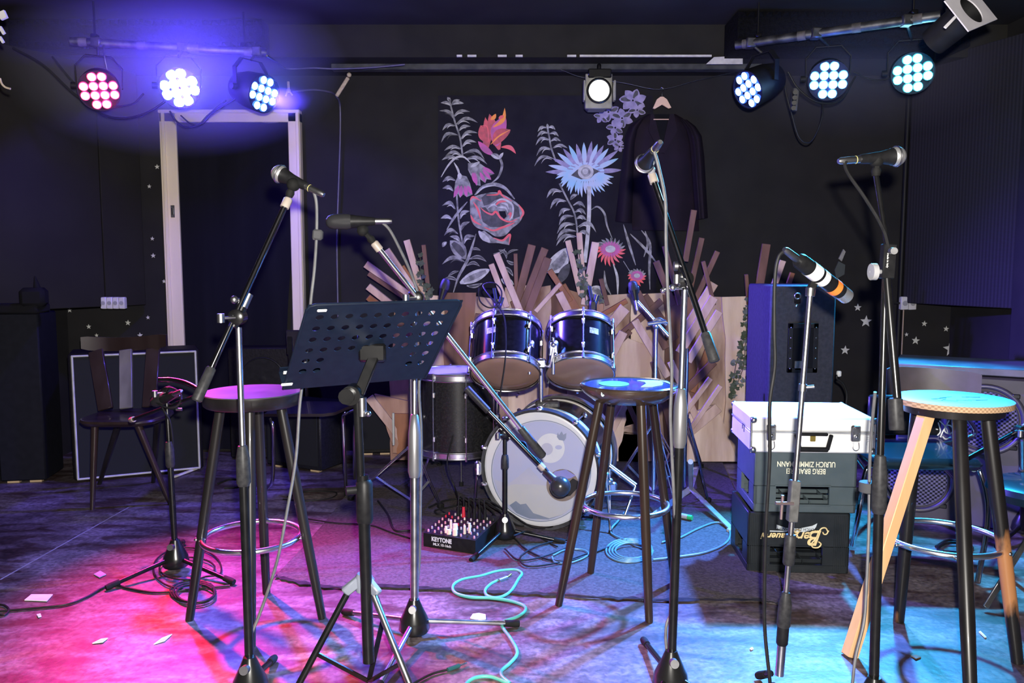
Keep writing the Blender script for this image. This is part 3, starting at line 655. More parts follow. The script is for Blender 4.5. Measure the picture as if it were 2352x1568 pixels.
# ================================================================== WOODEN BACKDROP
WD = [mat('rough_board_a', (.22,.11,.07), (.4,.24,.165), 11, rough=.75, stretch=(1,1,.16), bump=.3),
      mat('rough_board_b', (.09,.04,.026), (.22,.105,.07), 11, rough=.75, stretch=(1,1,.16), bump=.3),
      mat('rough_board_c', (.42,.28,.21), (.72,.56,.47), 10, rough=.75, stretch=(1,1,.16), bump=.3),
      mat('rough_board_d', (.55,.4,.31), (.13,.055,.035), 7, rough=.75, stretch=(1,1,.3), bump=.3),
      mat('stick_pale', (.6,.43,.37), (.4,.26,.21), 16, rough=.7, stretch=(1,1,.3)),
      mat('stick_brown', (.17,.08,.06), (.1,.045,.03), 16, rough=.7, stretch=(1,1,.3)),
      mat('stick_orange', (.3,.12,.055), (.2,.08,.035), 16, rough=.7, stretch=(1,1,.3))]
t = thing('wooden_backdrop', 'rustic screen of waney boards with sticks fanned out behind the drums', 'backdrop', (.25,4.8,0))
rb = random.Random(3)
def board(xt0, xt1, yt0, yt1, xb0, xb1, yb, Y, mi, name='board'):
    L_ = []; R_ = []; n = 9; ph = rb.uniform(0,6)
    for i in range(n):
        s = i/(n-1); w1 = 3*math.sin(s*7+ph)+2*math.sin(s*17+ph*2); w2 = 3*math.sin(s*6+ph*1.7)+2*math.sin(s*15+ph)
        L_.append(P(xt0*(1-s)+xb0*s+w1, yt0*(1-s)+yb*s, Y)); R_.append(P(xt1*(1-s)+xb1*s+w2, yt1*(1-s)+yb*s, Y))
    q = L_+R_[::-1]
    for v in q: v.z = max(v.z, .012)
    n_ = len(q); mb = MB(); T = Vector((0,.025,0))
    for i in range(n-1):
        a, b_, c, d = L_[i], L_[i+1], R_[i+1], R_[i]
        mb.add([a,b_,c,d,a+T,b_+T,c+T,d+T], [(0,1,2,3),(4,7,6,5),(0,4,5,1),(3,2,6,7)]+([(0,3,7,4)] if i == 0 else [])+([(1,5,6,2)] if i == n-2 else []))
    mb.build(name, WD[mi], t, smooth=False)
yb_ = 1064
for (a, b_, c, d, e, f, Y, mi) in ((905,958,690,700,893,960,4.80,0),(955,1022,675,680,958,1030,4.82,2),(1020,1094,672,672,1028,1098,4.80,1),(1090,1166,680,690,1096,1170,4.82,3),
    (1160,1212,660,655,1168,1216,4.84,2),(1205,1262,665,655,1212,1262,4.81,3),(1255,1300,670,662,1258,1306,4.84,1),(1300,1386,662,690,1302,1388,4.82,0),(1385,1448,678,674,1386,1450,4.80,3),(1448,1532,676,672,1448,1528,4.82,2),
    (1525,1600,676,684,1528,1602,4.80,1),(1596,1668,680,682,1600,1672,4.82,3),(1662,1724,682,680,1668,1726,4.80,2)):
    board(a, b_, c, d, e, f, yb_, Y, mi)
board(860,985,905,930,905,1000,1040,4.70,0); board(905,975,950,950,915,985,1042,4.68,6); board(1395,1500,760,800,1400,1470,1062,4.77,2)
board(1560,1640,960,930,1540,1700,1062,4.76,2); board(1440,1500,930,900,1420,1500,1062,4.77,0)
STK = [(840,606,1000,722,17,4),(846,628,985,720,10,5),(845,657,910,708,16,4),(845,682,880,708,14,6),(888,573,968,690,15,4),(934,551,978,700,15,4),(973,562,984,668,10,5),(925,610,975,690,8,6),
 (1128,606,1165,705,13,4),(1140,582,1195,715,15,4),(1184,582,1186,672,9,5),(1222,562,1186,700,18,5),(1252,570,1196,712,17,5),(1259,592,1212,716,18,5),(1262,620,1310,692,13,6),(1304,552,1334,676,13,4),(1330,534,1341,680,13,4),(1368,556,1342,700,17,4),
 (1288,650,1230,715,10,4),(1284,672,1316,735,18,4),(1180,690,1210,780,18,5),(1290,655,1370,790,20,6),
 (1507,600,1546,700,15,5),(1526,565,1562,700,11,5),(1594,482,1574,600,13,5),(1612,546,1586,660,12,5),(1648,577,1596,690,12,5),(1640,650,1572,760,20,4),(1640,682,1560,810,20,4),(1652,714,1580,830,17,4),(1714,630,1719,700,8,5),(1760,560,1739,690,19,5),(1798,598,1762,700,14,4),(1820,626,1795,700,11,6),
 (1436,706,1378,775,26,4),(1520,690,1400,790,15,5),(1440,690,1370,730,11,6),(1463,670,1530,800,17,5),(1458,735,1534,865,17,4),(1432,762,1392,840,20,4),(1478,680,1550,780,22,5),(1448,760,1350,860,12,5),(1640,830,1560,910,18,5),(1632,868,1575,945,12,4),(1655,885,1586,985,11,4),(1650,935,1560,1010,24,4),(1630,790,1590,900,13,6),(1540,830,1600,960,16,4),(1500,830,1545,1000,14,5),
 (848,912,935,1022,20,4),(1450,905,1405,990,14,4),(1190,760,1250,840,14,6),(1100,720,1085,840,16,5),(1380,640,1395,700,10,5),(1615,600,1640,700,9,5),(1430,900,1480,1010,12,5)]
for i, (x0, y0, x1, y1, w, mi) in enumerate(STK):
    Y = 4.74 - .012*(i % 5)
    MB().bar(P(x0,y0,Y-.01), P(x1,y1,Y+.02), w/1850*4.75, .018, roll=(1,0,0), bev=.002).build('stick', WD[mi], t, smooth=False)
# ivy
IVY = mat('dark_ivy_leaf', (.035,.05,.03), (.07,.09,.05), 20, rough=.6)
def ivy(label, strands, Y, seed):
    r = random.Random(seed); t = thing('ivy_garland', label, 'ivy garland', P(*strands[0][0], Y))
    lv = MB(); st = MB()
    for s in strands:
        q = catmull([P(x, y, Y) for x, y in s], 5); st.tube(q, .0025, n=6, smooth=False)
        for p in q[::1]:
            for _ in range(2):
                c = p+Vector((r.uniform(-.025,.025), r.uniform(-.02,.0), r.uniform(-.02,.02))); a = r.uniform(0,6.28); s_ = r.uniform(.012,.022)
                nrm = Vector((r.uniform(-.5,.5), -1, r.uniform(-.4,.4))).normalized(); u, v = ortho(nrm)
                lv.add([c+u*(s_*k*math.cos(a+b_))+v*(s_*k*math.sin(a+b_)) for b_, k in ((0,1.2),(.7,.6),(1.3,.95),(2.3,.7),(3.14,.5),(3.98,.7),(4.98,.95),(5.58,.6))], [tuple(range(8))])
    st.build('stem', mat('ivy_stem', (.08,.06,.03), rough=.8), t); lv.build('leaves', IVY, t, smooth=False)
ivy('dark ivy hanging down the right edge of the wooden backdrop', [[(1722,690),(1716,740),(1712,790),(1708,840),(1690,890)],[(1712,760),(1702,800),(1690,840),(1684,880),(1678,905)],[(1720,700),(1722,780),(1718,860)]], 4.72, 1)
ivy('ivy trailing over the top of the backdrop behind the right tom', [[(1335,640),(1350,680),(1380,690)],[(1330,580),(1340,640),(1345,690)]], 4.66, 2)
ivy('small ivy sprig at the left of the backdrop top', [[(965,590),(968,640),(985,670),(975,690)]], 4.68, 5)
# ================================================================== RUG AND FLOOR BITS
RUG = mat('grey_brown_carpet', (.045,.038,.038), (.095,.078,.08), 90, rough=1.0, bump=1.0, fac=(.3,.7), spec=.1)
rp = [F(x, y, .006) for x, y in ((632,1322),(700,1338),(790,1348),(860,1342),(1020,1352),(1120,1358),(1250,1362),(1420,1372),(1560,1376),(1740,1378),(1800,1388),(1790,1330),(1740,1210),(1690,1130),(1660,1062),(1500,1052),(1200,1052),(960,1052),(850,1085),(800,1130),(745,1200),(690,1262))]
tag(MB().slab(rp, (0,0,-.005)).build('carpet', RUG, smooth=False), 'worn grey-brown carpet lying under the drum kit', 'carpet')
# frayed taped edge of the carpet
TAPEB = mat('black_gaffer_tape', (.012,.012,.014), (.03,.03,.034), 40, rough=.3)
mb = MB(); rr = random.Random(2); ex = [(632,1322),(700,1338),(790,1348),(860,1342),(1020,1352),(1120,1358),(1250,1362),(1420,1372),(1560,1376),(1740,1378),(1800,1388)]
e = [F(x, y, .008) for x, y in ex]; up_ = []; lo = []
for p in catmull(e, 8):
    up_.append(p+Vector((0, rr.uniform(.0,.02), 0))); lo.append(p+Vector((0, -rr.uniform(.002,.022), 0)))
n = len(up_); mb.add(up_+[Vector((p.x,p.y,.0075)) for p in lo], [(i,i+1,n+i+1,n+i) for i in range(n-1)])
tag(mb.build('gaffer_tape', TAPEB, smooth=False), 'creased black tape along the front edge of the carpet', 'tape')
SEAM = mat('floor_seam_dust', (.3,.28,.3), (.2,.19,.2), 30, rough=.8)
mb = MB()
for a, b_ in (((0,1331),(300,1162)),):
    p, q = F(*a, .0012), F(*b_, .0012); d = (q-p).normalized(); s_ = Vector((-d.y, d.x, 0))*.004
    mb.add([p-s_, q-s_, q+s_, p+s_], [(0,1,2,3)])
o = mb.build('trim_3', SEAM, smooth=False); struct(o)
PAPER = mat('white_paper', (.75,.74,.76), (.65,.64,.66), 20, rough=.7)
def scrap(pts, label, name='paper_scrap', m=None, cat='paper'):
    mb = MB(); top = [F(x, y, .0045+.0015*(i % 2)) for i, (x, y) in enumerate(pts)]; mb.slab(top, (0,0,-.003))
    tag(mb.build(name, m or PAPER, smooth=False), label, cat)
scrap([(56,1377),(72,1364),(121,1364),(108,1379)], 'rectangular white paper lying on the floor at the far left')
scrap([(84,1410),(93,1408),(95,1414),(88,1416)], 'tiny round white scrap in front of the rectangular white paper')
scrap([(1080,1418),(1086,1409),(1100,1407),(1115,1410),(1116,1420),(1104,1424),(1095,1421)], 'crumpled white scrap beside the teal cable')
scrap([(212,1476),(232,1466),(248,1464),(236,1473)], 'narrow white scrap on the red lit floor, left one', )
scrap([(353,1478),(372,1464),(395,1455),(378,1470)], 'curled white scrap on the red lit floor, nearest the left stool')
scrap([(215,1318),(230,1310),(244,1318),(228,1325)], 'dull grey scrap left of the small microphone stand base', m=mat('grey_paper', (.3,.28,.36), rough=.8))
scrap([(2092,1505),(2104,1503),(2116,1508),(2104,1512)], 'dry brown leaf on the cyan lit floor', 'dry_leaf', mat('dry_leaf', (.09,.06,.03), rough=.8), 'leaf')
scrap([(2248,1450),(2252,1448),(2266,1462),(2262,1463)], 'thin white sliver on the cyan lit floor behind the front stool leg')
scrap([(1722,1488),(1728,1485),(1731,1489),(1725,1491)], 'tiny white speck in front of the crates')

# ================================================================== STOOLS
def stool(label, seat, R, feet, seatmats, ringc, legm, legr, style, ringR):
    t = thing('bar_stool', label, 'bar stool', (seat.x, seat.y, 0))
    n = 48
    if style == 'slab':
        MB().lathe([(-.045,R*.5),(-.045,R*.93),(-.04,R*.965),(-.008,R),(-.003,R*.998)], seat, (0,0,1), n).build('seat_rim', WOODBL, t)
        MB().lathe([(-.003,R*.998),(0,R*.98),(-.001,R*.5),(-.002,.01)], seat, (0,0,1), n).build('seat', seatmats[0], t)
        zt = seat.z-.045
    elif style == 'bowl':
        MB().lathe([(-.062,R*.5),(-.058,R*.72),(-.03,R*.93),(-.012,R),(-.004,R*.995),(0,R*.96),(-.004,R*.9),(-.006,R*.01)], seat, (0,0,1), n).build('seat', seatmats[0], t)
        MB().lathe([(-.0035,R*.90),(-.0033,R*.5),(-.0033,.001)], seat, (0,0,1), n, caps=False).build('blue_sheen_top', mat('blue_sheen_seat', (.012,.035,.13), (.015,.05,.16), 9, rough=.25, coat=.5), t)  # blue lamp reflection put into the seat top's colour
        pm = MB(); z = seat.z-.0022
        disc = [Vector((seat.x-.052+.052*math.cos(a), seat.y+.005+.062*math.sin(a), z)) for a in [2*PI*i/30 for i in range(30)]]
        pm.slab(disc, (0,0,.001), 0)
        cr = [(0.03,-.07),(.07,-.07),(.11,-.03),(.125,.03),(.115,.085),(.06,.09),(.04,.082),(.062,.05),(.06,.005)]
        pm.slab([Vector((seat.x+x, seat.y+y, z)) for x, y in cr], (0,0,.001), 1)
        pm.slab([Vector((seat.x+x, seat.y+y, z)) for x, y in ((.125,.085),(.145,.06),(.15,0),(.14,.0),(.132,.05),(.118,.075))], (0,0,.001), 1)
        pm.build('painted_moons', [mat('teal_paint', (.12,.55,.42), (.16,.6,.46), 20, rough=.4), mat('pale_paint', (.62,.8,.78), rough=.4)], t, smooth=False)
        st = MB(); c = seat+Vector((-R*.62,-R*.76,-.017))
        for k in range(5):
            a = k*PI/5; d = Vector((math.cos(a)*.7,-.0,math.sin(a)))
            st.bar(c-d*.009, c+d*.009, .0025, .002, roll=(0,1,0))
        st.build('star_mark', mat('pale_paint', (.62,.8,.78)), t)
        zt = seat.z-.056
    else:
        PLY = pattern_mat('plywood_edge', (.5,.33,.2), (.3,.19,.11), 'grid', 500, rough=.6, bump=.1, dist=.001)
        MB().lathe([(-.019,R*.99),(-.018,R),(-.001,R)], seat, (0,0,1), n, 0).build('seat_edge', PLY, t)
        MB().lathe([(-.001,R*.998),(0,R*.99),(.0005,R*.5),(.001,.01)], seat, (0,0,1), n, 0).build('seat', seatmats[0], t)
        pm = MB(); rr_ = random.Random(4); z = seat.z+.0015
        for k in range(9):
            x = rr_.uniform(-.09,.06); y = rr_.uniform(-.06,.03); w = rr_.uniform(.02,.06)
            pm.bar(Vector((seat.x+x, seat.y+y, z)), Vector((seat.x+x+w, seat.y+y+rr_.uniform(-.02,.03), z)), .0025, .0008, roll=(0,1,0))
        pm.build('scratches', mat('dark_scratch', (.02,.12,.3), rough=.6), t, smooth=False)
        MB().lathe([(-.045,R*.55),(-.044,R*.86),(-.02,R*.88),(-.019,R*.5)], seat, (0,0,1), n).build('underframe', WOODBL, t)
        zt = seat.z-.04
    for i, ft in enumerate(feet):
        d = (ft-Vector((seat.x,seat.y,0))); d.z = 0; u = d.normalized()
        top = Vector((seat.x,seat.y,zt)) + u*R*.62
        lm = legm[i] if isinstance(legm, list) else legm
        if lm is PINE:
            a = ft+Vector((0,0,0)); MB().bar(a, top+Vector((-.0,0,.012)), .036, .038, roll=(1,.25,0), bev=.002).build('leg', lm, t)
            t.children[-1]['label'] = 'square unpainted pine replacement leg'
        else:
            m_ = (top-ft)
            MB().lathe([(0,legr*.78),(.004,legr*.82),(m_.length*.25,legr*.95),(m_.length*.7,legr*1.02),(m_.length,legr*.98)], ft, m_, 20).build('leg', lm, t)
    c = Vector(ringc)
    rg = MB().torus(c, (0,0,1), ringR, .0095, 64, 12); r = rg.build('foot_ring', CHR, t)
    for i, ft in enumerate(feet):
        d = (ft-c); d.z = 0; u = d.normalized()
        MB().cyl(c+u*(ringR-.01), c+u*(ringR+.018), .005, n=10).ball(c+u*(ringR+.02), .007, 10, 6).build('bolt', CHRW, r)
    return t
def seatpos(px, py, z):
    return F(px, py, z)
s1 = seatpos(580, 898, .765)
REDW = mat('grey_black_seat', (.14,.12,.13), (.26,.23,.25), 9, rough=.4)
stool('black bar stool with chrome foot ring at the left, behind the microphone stand', s1, .164, [F(435,1424),F(740,1419),F(612,1362),F(577,1485)],
      [mat('worn_black_seat', (.03,.027,.03), (.085,.078,.09), 9, rough=.35, coat=.3)], F(580,1231,.275), WOODBL, .017, 'slab', .160)
s2 = seatpos(1445, 880, .775)
stool('dark bar stool with painted moons on its seat, in front of the drums', s2, .172, [F(1283,1390),F(1491,1428),F(1356,1318),F(1550,1342)],
      [mat('moon_stool_wood', (.03,.02,.014), (.06,.038,.024), 8, rough=.2, coat=.6)], F(1436,1158,.325), WOODDK, .0165, 'bowl', .152)
s3 = seatpos(2189, 914, .77)
stool('bar stool with blue plywood seat and one bare pine leg, at the right', s3, .168, [F(1951,1506),F(2064,1427),F(2337,1522),F(2230,1622)],
      [mat('pale_blue_seat_paint', (.25,.42,.5), (.33,.5,.56), 6, rough=.45)], F(2165,1234,.325), [PINE, WOODWORN, WOODWORN, WOODBL], .021, 'ply', .172)

# ================================================================== MICROPHONES
def mic(label, tail, head, style='ball', name='microphone'):
    tail = Vector(tail); head = Vector(head); ax = (head-tail).normalized(); L_ = (head-tail).length
    t = thing(name, label, 'microphone', (tail+head)/2)
    if style == 'ball':
        MB().lathe([(0,.0115),(.006,.0125),(L_*.5,.0165),(L_*.72,.021),(L_*.76,.0235)], tail, ax, 24).build('body', PLAST, t)
        c = tail+ax*(L_*.86)
        g = MB().ball(c, .0255, 20, 14); g.torus(c, ax, .0255, .0025, 32, 8, 1); g.build('grille', [GRILLE, CHRW], t)
        MB().lathe([(-.062,.006),(-.055,.009),(-.04,.0095),(-.012,.0098),(0,.0098)], tail, ax, 20).torus(tail-ax*.012, ax, .0095, .0012, 24, 6, 1).build('plug', [STEEL, mat('ring_marker', (.5,.45,.15), rough=.5)], t)
    elif style == 'flat':
        MB().lathe([(0,.011),(L_*.2,.015),(L_*.5,.021),(L_*.55,.022)], tail, ax, 24).build('body', PLAST, t)
        MB().lathe([(L_*.5,.022),(L_*.6,.024),(L_*.85,.0225),(L_*.95,.018),(L_,.009)], tail, ax, 24).build('grille', DGRILLE, t)
        MB().lathe([(-.05,.006),(-.04,.009),(0,.0095)], tail, ax, 20).build('plug', STEEL, t)
    elif style == 'pencil':
        MB().lathe([(0,.017),(.01,.0215),(L_*.3,.0225),(L_*.83,.0225)], tail, ax, 28).build('body', PLAST, t)
        MB().lathe([(L_*.83,.0215),(L_*.98,.0215),(L_,.017)], tail, ax, 28).build('grille', GRILLE, t)
        MB().lathe([(L_*.2,.0232),(L_*.36,.0232)], tail, ax, 28, caps=False).lathe([(L_*.4,.0232),(L_*.5,.0232)], tail, ax, 28, caps=False).build('white_tape', WHITE, t)
        MB().lathe([(L_*.65,.0234),(L_*.75,.0234)], tail, ax, 28, caps=False).build('orange_band', mat('orange_tape', (.95,.2,.03), (.95,.24,.04), rough=.5), t)
        MB().lathe([(-.065,.006),(-.055,.0095),(-.01,.0105),(0,.0105)], tail, ax, 20).build('plug', STEEL, t)
    return t, ax
GRILLE = pattern_mat('silver_grille', (.75,.75,.76), (.15,.15,.15), 'grid', 2200, rough=.3, bump=.4, dist=.001, spec=.6); GRILLE.node_tree.nodes['Principled BSDF'].inputs['Metallic'].default_value = .7
DGRILLE = pattern_mat('dark_grille', (.035,.035,.04), (.01,.01,.01), 'grid', 2200, rough=.35, bump=.4, dist=.001)
def clip(t, a, b_, m=BLKR):
    """microphone clip from the stand end a to the mic body b_"""
    a = Vector(a); b_ = Vector(b_)
    return MB().lathe([(0,.010),(.012,.0125),(.02,.010)], a, b_-a, 16).bar(a, b_, .014, .018, bev=.003).ball(b_, .019, 14, 8).build('microphone_clip', m, t)
def leg(t, a, b_, r, m, foot=BLKR):
    l = MB().cyl(a, b_, r, n=14).build('leg', m, t); d = (Vector(b_)-Vector(a)).normalized()
    MB().lathe([(-.045,r*1.25),(-.01,r*1.4),(.004,r*1.2)], b_, d, 14).build('rubber_foot', foot, l)
def mstand(label, base, top, feet, lowr=.012, upr=.008, split=.5, lowm=BLK, upm=CHR, colm=GRIP, boom=None, boomm=BLK, pivot=None, grip=None, hub=True, legm=BLK, collar=.11, boomr=.008, extra=None):
    base = Vector(base); top = Vector(top); t = thing('microphone_stand', label, 'microphone stand', base)
    ax = (top-base).normalized()
    if hub:
        MB().lathe([(.02,.045),(.03,.05),(.06,.045),(.1,.026),(.125,.016)], base, (0,0,1), 28).build('base_hub', mat('hub_black', (.008,.008,.008), rough=.25), t)
        k = MB().cyl(base+Vector((0,-.03,.105)), base+Vector((0,-.05,.11)), .012, n=14); k.build('knob', STEEL, t)
    for f in feet:
        d = (Vector(f)-base); d.z = 0; leg(t, base+d.normalized()*.035+Vector((0,0,.05)), Vector(f)+Vector((0,0,.012)), .0085, legm)
    L_ = (top-base).length; s0 = base+ax*(L_*split)
    MB().cyl(base+ax*.06, s0, lowr, n=18).build('lower_tube', lowm, t)
    MB().cyl(s0-ax*.01, top, upr, n=16).build('upper_tube', upm, t)
    MB().lathe([(-collar*.8,lowr*1.15),(-collar*.7,lowr*1.55),(-collar*.1,lowr*1.5),(collar*.2,upr*1.5),(collar*.22,upr*1.1)], s0, ax, 18).build('height_collar', colm, t)
    if boom:
        a, b_ = Vector(boom[0]), Vector(boom[1]); pv = Vector(pivot) if pivot is not None else top; d = (b_-a).normalized()
        MB().cyl(a, b_, boomr, n=16).build('boom', boomm, t)
        if grip: MB().lathe([(-.004,boomr*1.3),(.0,boomr*1.75),(grip,boomr*1.6),(grip+.004,boomr*1.2)], a, d, 18).build('boom_grip', GRIP, t)
        v = Vector((0,-.02,0))
        c = MB().lathe([(-.022,.016),(-.018,.022),(.018,.022),(.022,.016)], pv, (0,1,0), 20).lathe([(-.03,boomr*1.6),(.03,boomr*1.6)], pv-(pv-a).project(d)*0, d, 16).build('boom_clutch', BLK, t)
        MB().cyl(pv+Vector((0,-.02,0)), pv+Vector((-.03,-.045,0)), .004).cyl(pv+Vector((-.03,-.045,-.012)), pv+Vector((-.03,-.045,.012)), .01, n=12).build('knob', STEEL, c)
        MB().lathe([(-.03,boomr*1.5),(-.004,boomr*1.5),(0,boomr*1.1)], b_, d, 14).build('boom_tip', mat('pale_ring', (.35,.3,.26), rough=.4), t)
    return t
# A: left front stand
Y = 2.2
A_ = mstand('black and chrome boom microphone stand in front of the left bar stool', F(576,1608), P(548,752,Y), [F(630,1520),F(480,1640),F(680,1680)], lowr=.0125, upr=.0085, split=.66, boom=(P(452,918,2.12), P(663,455,2.30)), pivot=P(546,728,2.2), grip=.09, boomm=mat('black_chrome', (.3,.3,.32), (.25,.25,.27), rough=.1, metal=1), boomr=.0085)
MB().lathe([(-.02,.011),(.02,.011)], P(566,690,2.22), P(663,455,2.3)-P(452,918,2.12), 16).cyl(P(566,690,2.22), P(541,688,2.2), .005).ball(P(538,688,2.2), .011, 10, 6).build('boom_lock', STEEL, A_)
clip(A_, P(663,452,2.3), P(674,424,2.3))
mic('silver ball-grille vocal microphone at the top of the left boom', P(703,428,2.30), P(634,395,2.33))
# B: chrome boom stand behind the music stand
B_ = mstand('chrome boom microphone stand behind the music stand', F(952,1462), P(952,690,2.6), [F(1190,1440),F(790,1412),F(862,1600)], lowr=.0135, upr=.009, split=.62, lowm=CHRW, upm=CHR, colm=mat('silver_collar', (.25,.25,.26), rough=.35, metal=.7), boom=(P(1246,1046,2.72), P(858,556,2.48)), pivot=P(958,684,2.55), grip=.13, boomm=CHR, legm=CHRW, boomr=.0085, collar=.2)
clip(B_, P(858,556,2.48), P(833,528,2.47))
mic('black flat-headed microphone on the chrome boom, purple-lit along its top', P(862,508,2.47), P(749,509,2.45), 'flat')
# C: kick drum stand
C_ = mstand('short black microphone stand in front of the bass drum', F(1160,1243), P(1160,1003,3.43), [F(1083,1292),F(1296,1250),F(1128,1222)], lowr=.011, upr=.009, split=.8, lowm=BLK, upm=BLK, boom=(P(1072,892,3.36), P(1250,1078,3.30)), pivot=P(1160,995,3.40), grip=.13, boomr=.0095, collar=.06)
t = thing('microphone', 'round black bass drum microphone at the end of the short boom', 'microphone', P(1285,1116,3.24))
MB().ball(P(1287,1117,3.24), .043, 24, 16).build('grille', mat('black_ball_grille', (.03,.03,.032), rough=.25), t)
MB().cyl(P(1252,1082,3.30), P(1278,1106,3.25), .013, .017).build('body', STEEL, t)
cable('black cable wound around the short boom by the bass drum', [P(1150,975,3.36),P(1165,985,3.38),P(1185,1012,3.36),P(1205,1018,3.36),P(1215,1045,3.34),P(1235,1055,3.33),P(1262,1088,3.28)], .007)
# D: middle right stand
D_ = mstand('black boom microphone stand in front of the moon painted stool', F(1540,1592), P(1573,655,2.2), [F(1478,1478),F(1450,1680),F(1680,1650)], lowr=.0125, upr=.0085, split=.72, boom=(P(1641,828,2.10), P(1496,398,2.28)), pivot=P(1572,640,2.2), grip=.075, legm=BLK, boomm=mat('black_chrome', (.06,.06,.065), rough=.15, metal=1), boomr=.0085, collar=.16, colm=mat('silver_collar', (.4,.4,.41)))
MB().cyl(P(1545,661,2.17), P(1565,660,2.19), .006).cyl(P(1522,665,2.17), P(1545,660,2.17), .005).ball(P(1545,660,2.17), .010, 12, 8).ball(P(1522,667,2.17), .007, 10, 6).build('wing_lever', CHR, D_)
MB().cyl(P(1553,611,2.18), P(1566,609,2.2), .005).cyl(P(1548,611,2.17), P(1556,611,2.17), .013, n=14).build('knob', STEEL, D_)
clip(D_, P(1496,396,2.28), P(1491,368,2.24), mat('clip_grey', (.3,.3,.32), rough=.4))
mic('silver microphone facing away at the top of the middle right boom', P(1502,346,2.15), P(1477,380,2.26))
# E: straight stand with taped microphone
ET = P(1862,662,2.2); EB = F(1786,1600)
E_ = mstand('leaning straight microphone stand in front of the silver case', EB, ET, [F(1742,1560),F(1880,1660),F(1720,1700)], lowr=.012, upr=.0075, split=.24, lowm=CHRW, upm=CHRW, legm=BLK, hub=False, collar=.1)
e_ax = (ET-EB).normalized()
def epos(py):
    k = (py-1600)/(662-1600); return EB.lerp(ET, k)
for (y0, y1, r, m_) in ((1195,1100,.017,PLAST),(1295,1225,.016,GRIP),(1480,1405,.016,PLAST)):
    a, b_ = epos(y0), epos(y1)
    if (y0, y1) == (1195,1100): MB().bar(a, b_, .026, .03, bev=.003).build('quick_release', mat('grey_black_cast', (.05,.05,.05), (.09,.09,.09), 40, rough=.4), E_)
    else: MB().lathe([(0,r*.8),(.006,r),((b_-a).length-.006,r),((b_-a).length,r*.8)], a, b_-a, 18).build('height_collar', m_, E_)
MB().cyl(epos(1150)+V(-.005,-.015,0), epos(1148)+V(-.055,-.02,.0), .0045).cyl(P(1798,1137,2.15), P(1794,1192,2.15), .004).build('lever', mat('pinkish_steel', (.65,.5,.48), rough=.25, metal=.9), E_)
MB().lathe([(0,.0125),(.022,.0135),(.026,.009)], epos(680), e_ax, 18).build('swivel_nut', CHRW, E_)
MB().lathe([(-.01,.011),(.01,.011)], epos(888), e_ax, 14).cyl(epos(888), epos(888)+V(.028,-.01,.004), .005).build('lock', STEEL, E_)
MB().bar(P(1863,664,2.2), P(1872,640,2.2), .02, .02, bev=.003).build('microphone_clip', BLKR, E_)
mic('stubby microphone wrapped in white tape with an orange band', P(1833,596,2.14), P(1946,682,2.27), 'pencil')
# F: right stand
FT = P(2034,640,2.1); FB = F(2004,1660)
F_ = mstand('tall black microphone stand with folded boom in front of the right bar stool', FB, FT, [F(1900,1720),F(2080,1760),F(2120,1620)], lowr=.0125, upr=.009, split=.575, upm=BLK, legm=BLK, hub=True, collar=.15, colm=GRIP)
MB().bar(P(2042,560,2.1), P(2036,640,2.1), .034, .026, bev=.003).build('boom_clutch', PLAST, F_)
MB().cyl(P(2027,624,2.1), P(2002,624,2.08), .006).cyl(P(2000,624,2.08), P(2012,624,2.08), .0215, n=24).build('knob', mat('grey_knob', (.35,.35,.36), rough=.4), F_)
MB().cyl(P(2048,576,2.07), P(2054,576,2.05), .009, n=14).build('knob', STEEL, F_)
MB().cyl(P(2037,562,2.1), P(2012,404,2.16), .0075, n=16).build('upper_boom', BLK, F_)
MB().cyl(P(2037,640,2.08), P(2062,930,2.02), .0105, n=16).build('boom', BLK, F_)
MB().lathe([(0,.017),(.004,.0185),(.078,.0175),(.082,.012)], P(2060,988,2.0), P(2055,900,2.02)-P(2060,988,2.0), 18).build('boom_grip', GRIP, F_)
clip(F_, P(2012,404,2.16), P(2013,368,2.16))
mic('silver ball-grille vocal microphone at the top of the right stand', P(1975,366,2.15), P(2072,358,2.17))
mbt = MB()
M = frame(P(2033,598,2.1)+V(0,-.0145,0), P(2032,622,2.1)-P(2034,585,2.1), (1,0,0)); text_into(mbt, 'made in italy', .0075, M, extrude=.0002); mbt.build('lettering', WHITE, F_, smooth=False)
# G: small stand left with boom near the chair
G_ = mstand('low black microphone stand beside the wooden chair', F(405,1310), P(382,905,3.12), [F(246,1356),F(536,1343),F(420,1250)], lowr=.0115, upr=.009, split=.7, lowm=BLK, upm=BLK, boom=(P(462,905,2.98), P(300,965,3.35)), pivot=P(385,900,3.12), boomr=.008, legm=BLK, collar=.1)
MB().tube([P(365,872,3.1),P(395,872,3.1),P(430,880,3.08),P(462,897,3.02)], .010, n=12).build('boom_extension', mat('dark_chrome', (.15,.15,.16), rough=.2, metal=1), G_)
MB().cyl(P(375,925,3.1), P(410,905,3.08), .009).cyl(P(405,940,3.1), P(418,940,3.1), .006).build('knob', STEEL, G_)
cable('black cable wound around the top of the low stand', [P(350,900,3.1),P(358,922,3.08),P(385,936,3.05),P(410,930,3.05),P(415,905,3.08),P(390,890,3.1),P(362,905,3.12),P(375,940,3.1),P(392,975,3.1),P(398,1060,3.1),P(390,1150,3.1),P(398,1240,3.1)], .004)
mic('small dark microphone held low on the stand by the wooden chair', P(400,905,3.05), P(352,925,3.12), 'flat')
# H: short boom at the right edge
H_ = mstand('short microphone stand cut off by the right edge, by the drum stool', F(2350,1230), P(2348,1010,3.0), [F(2290,1262),F(2420,1270),F(2350,1205)], lowr=.011, upr=.008, split=.7, boom=(P(2224,1052,2.95), P(2365,975,3.05)), pivot=P(2345,990,3.02), boomr=.009, boomm=mat('dark_chrome', (.15,.15,.16)))

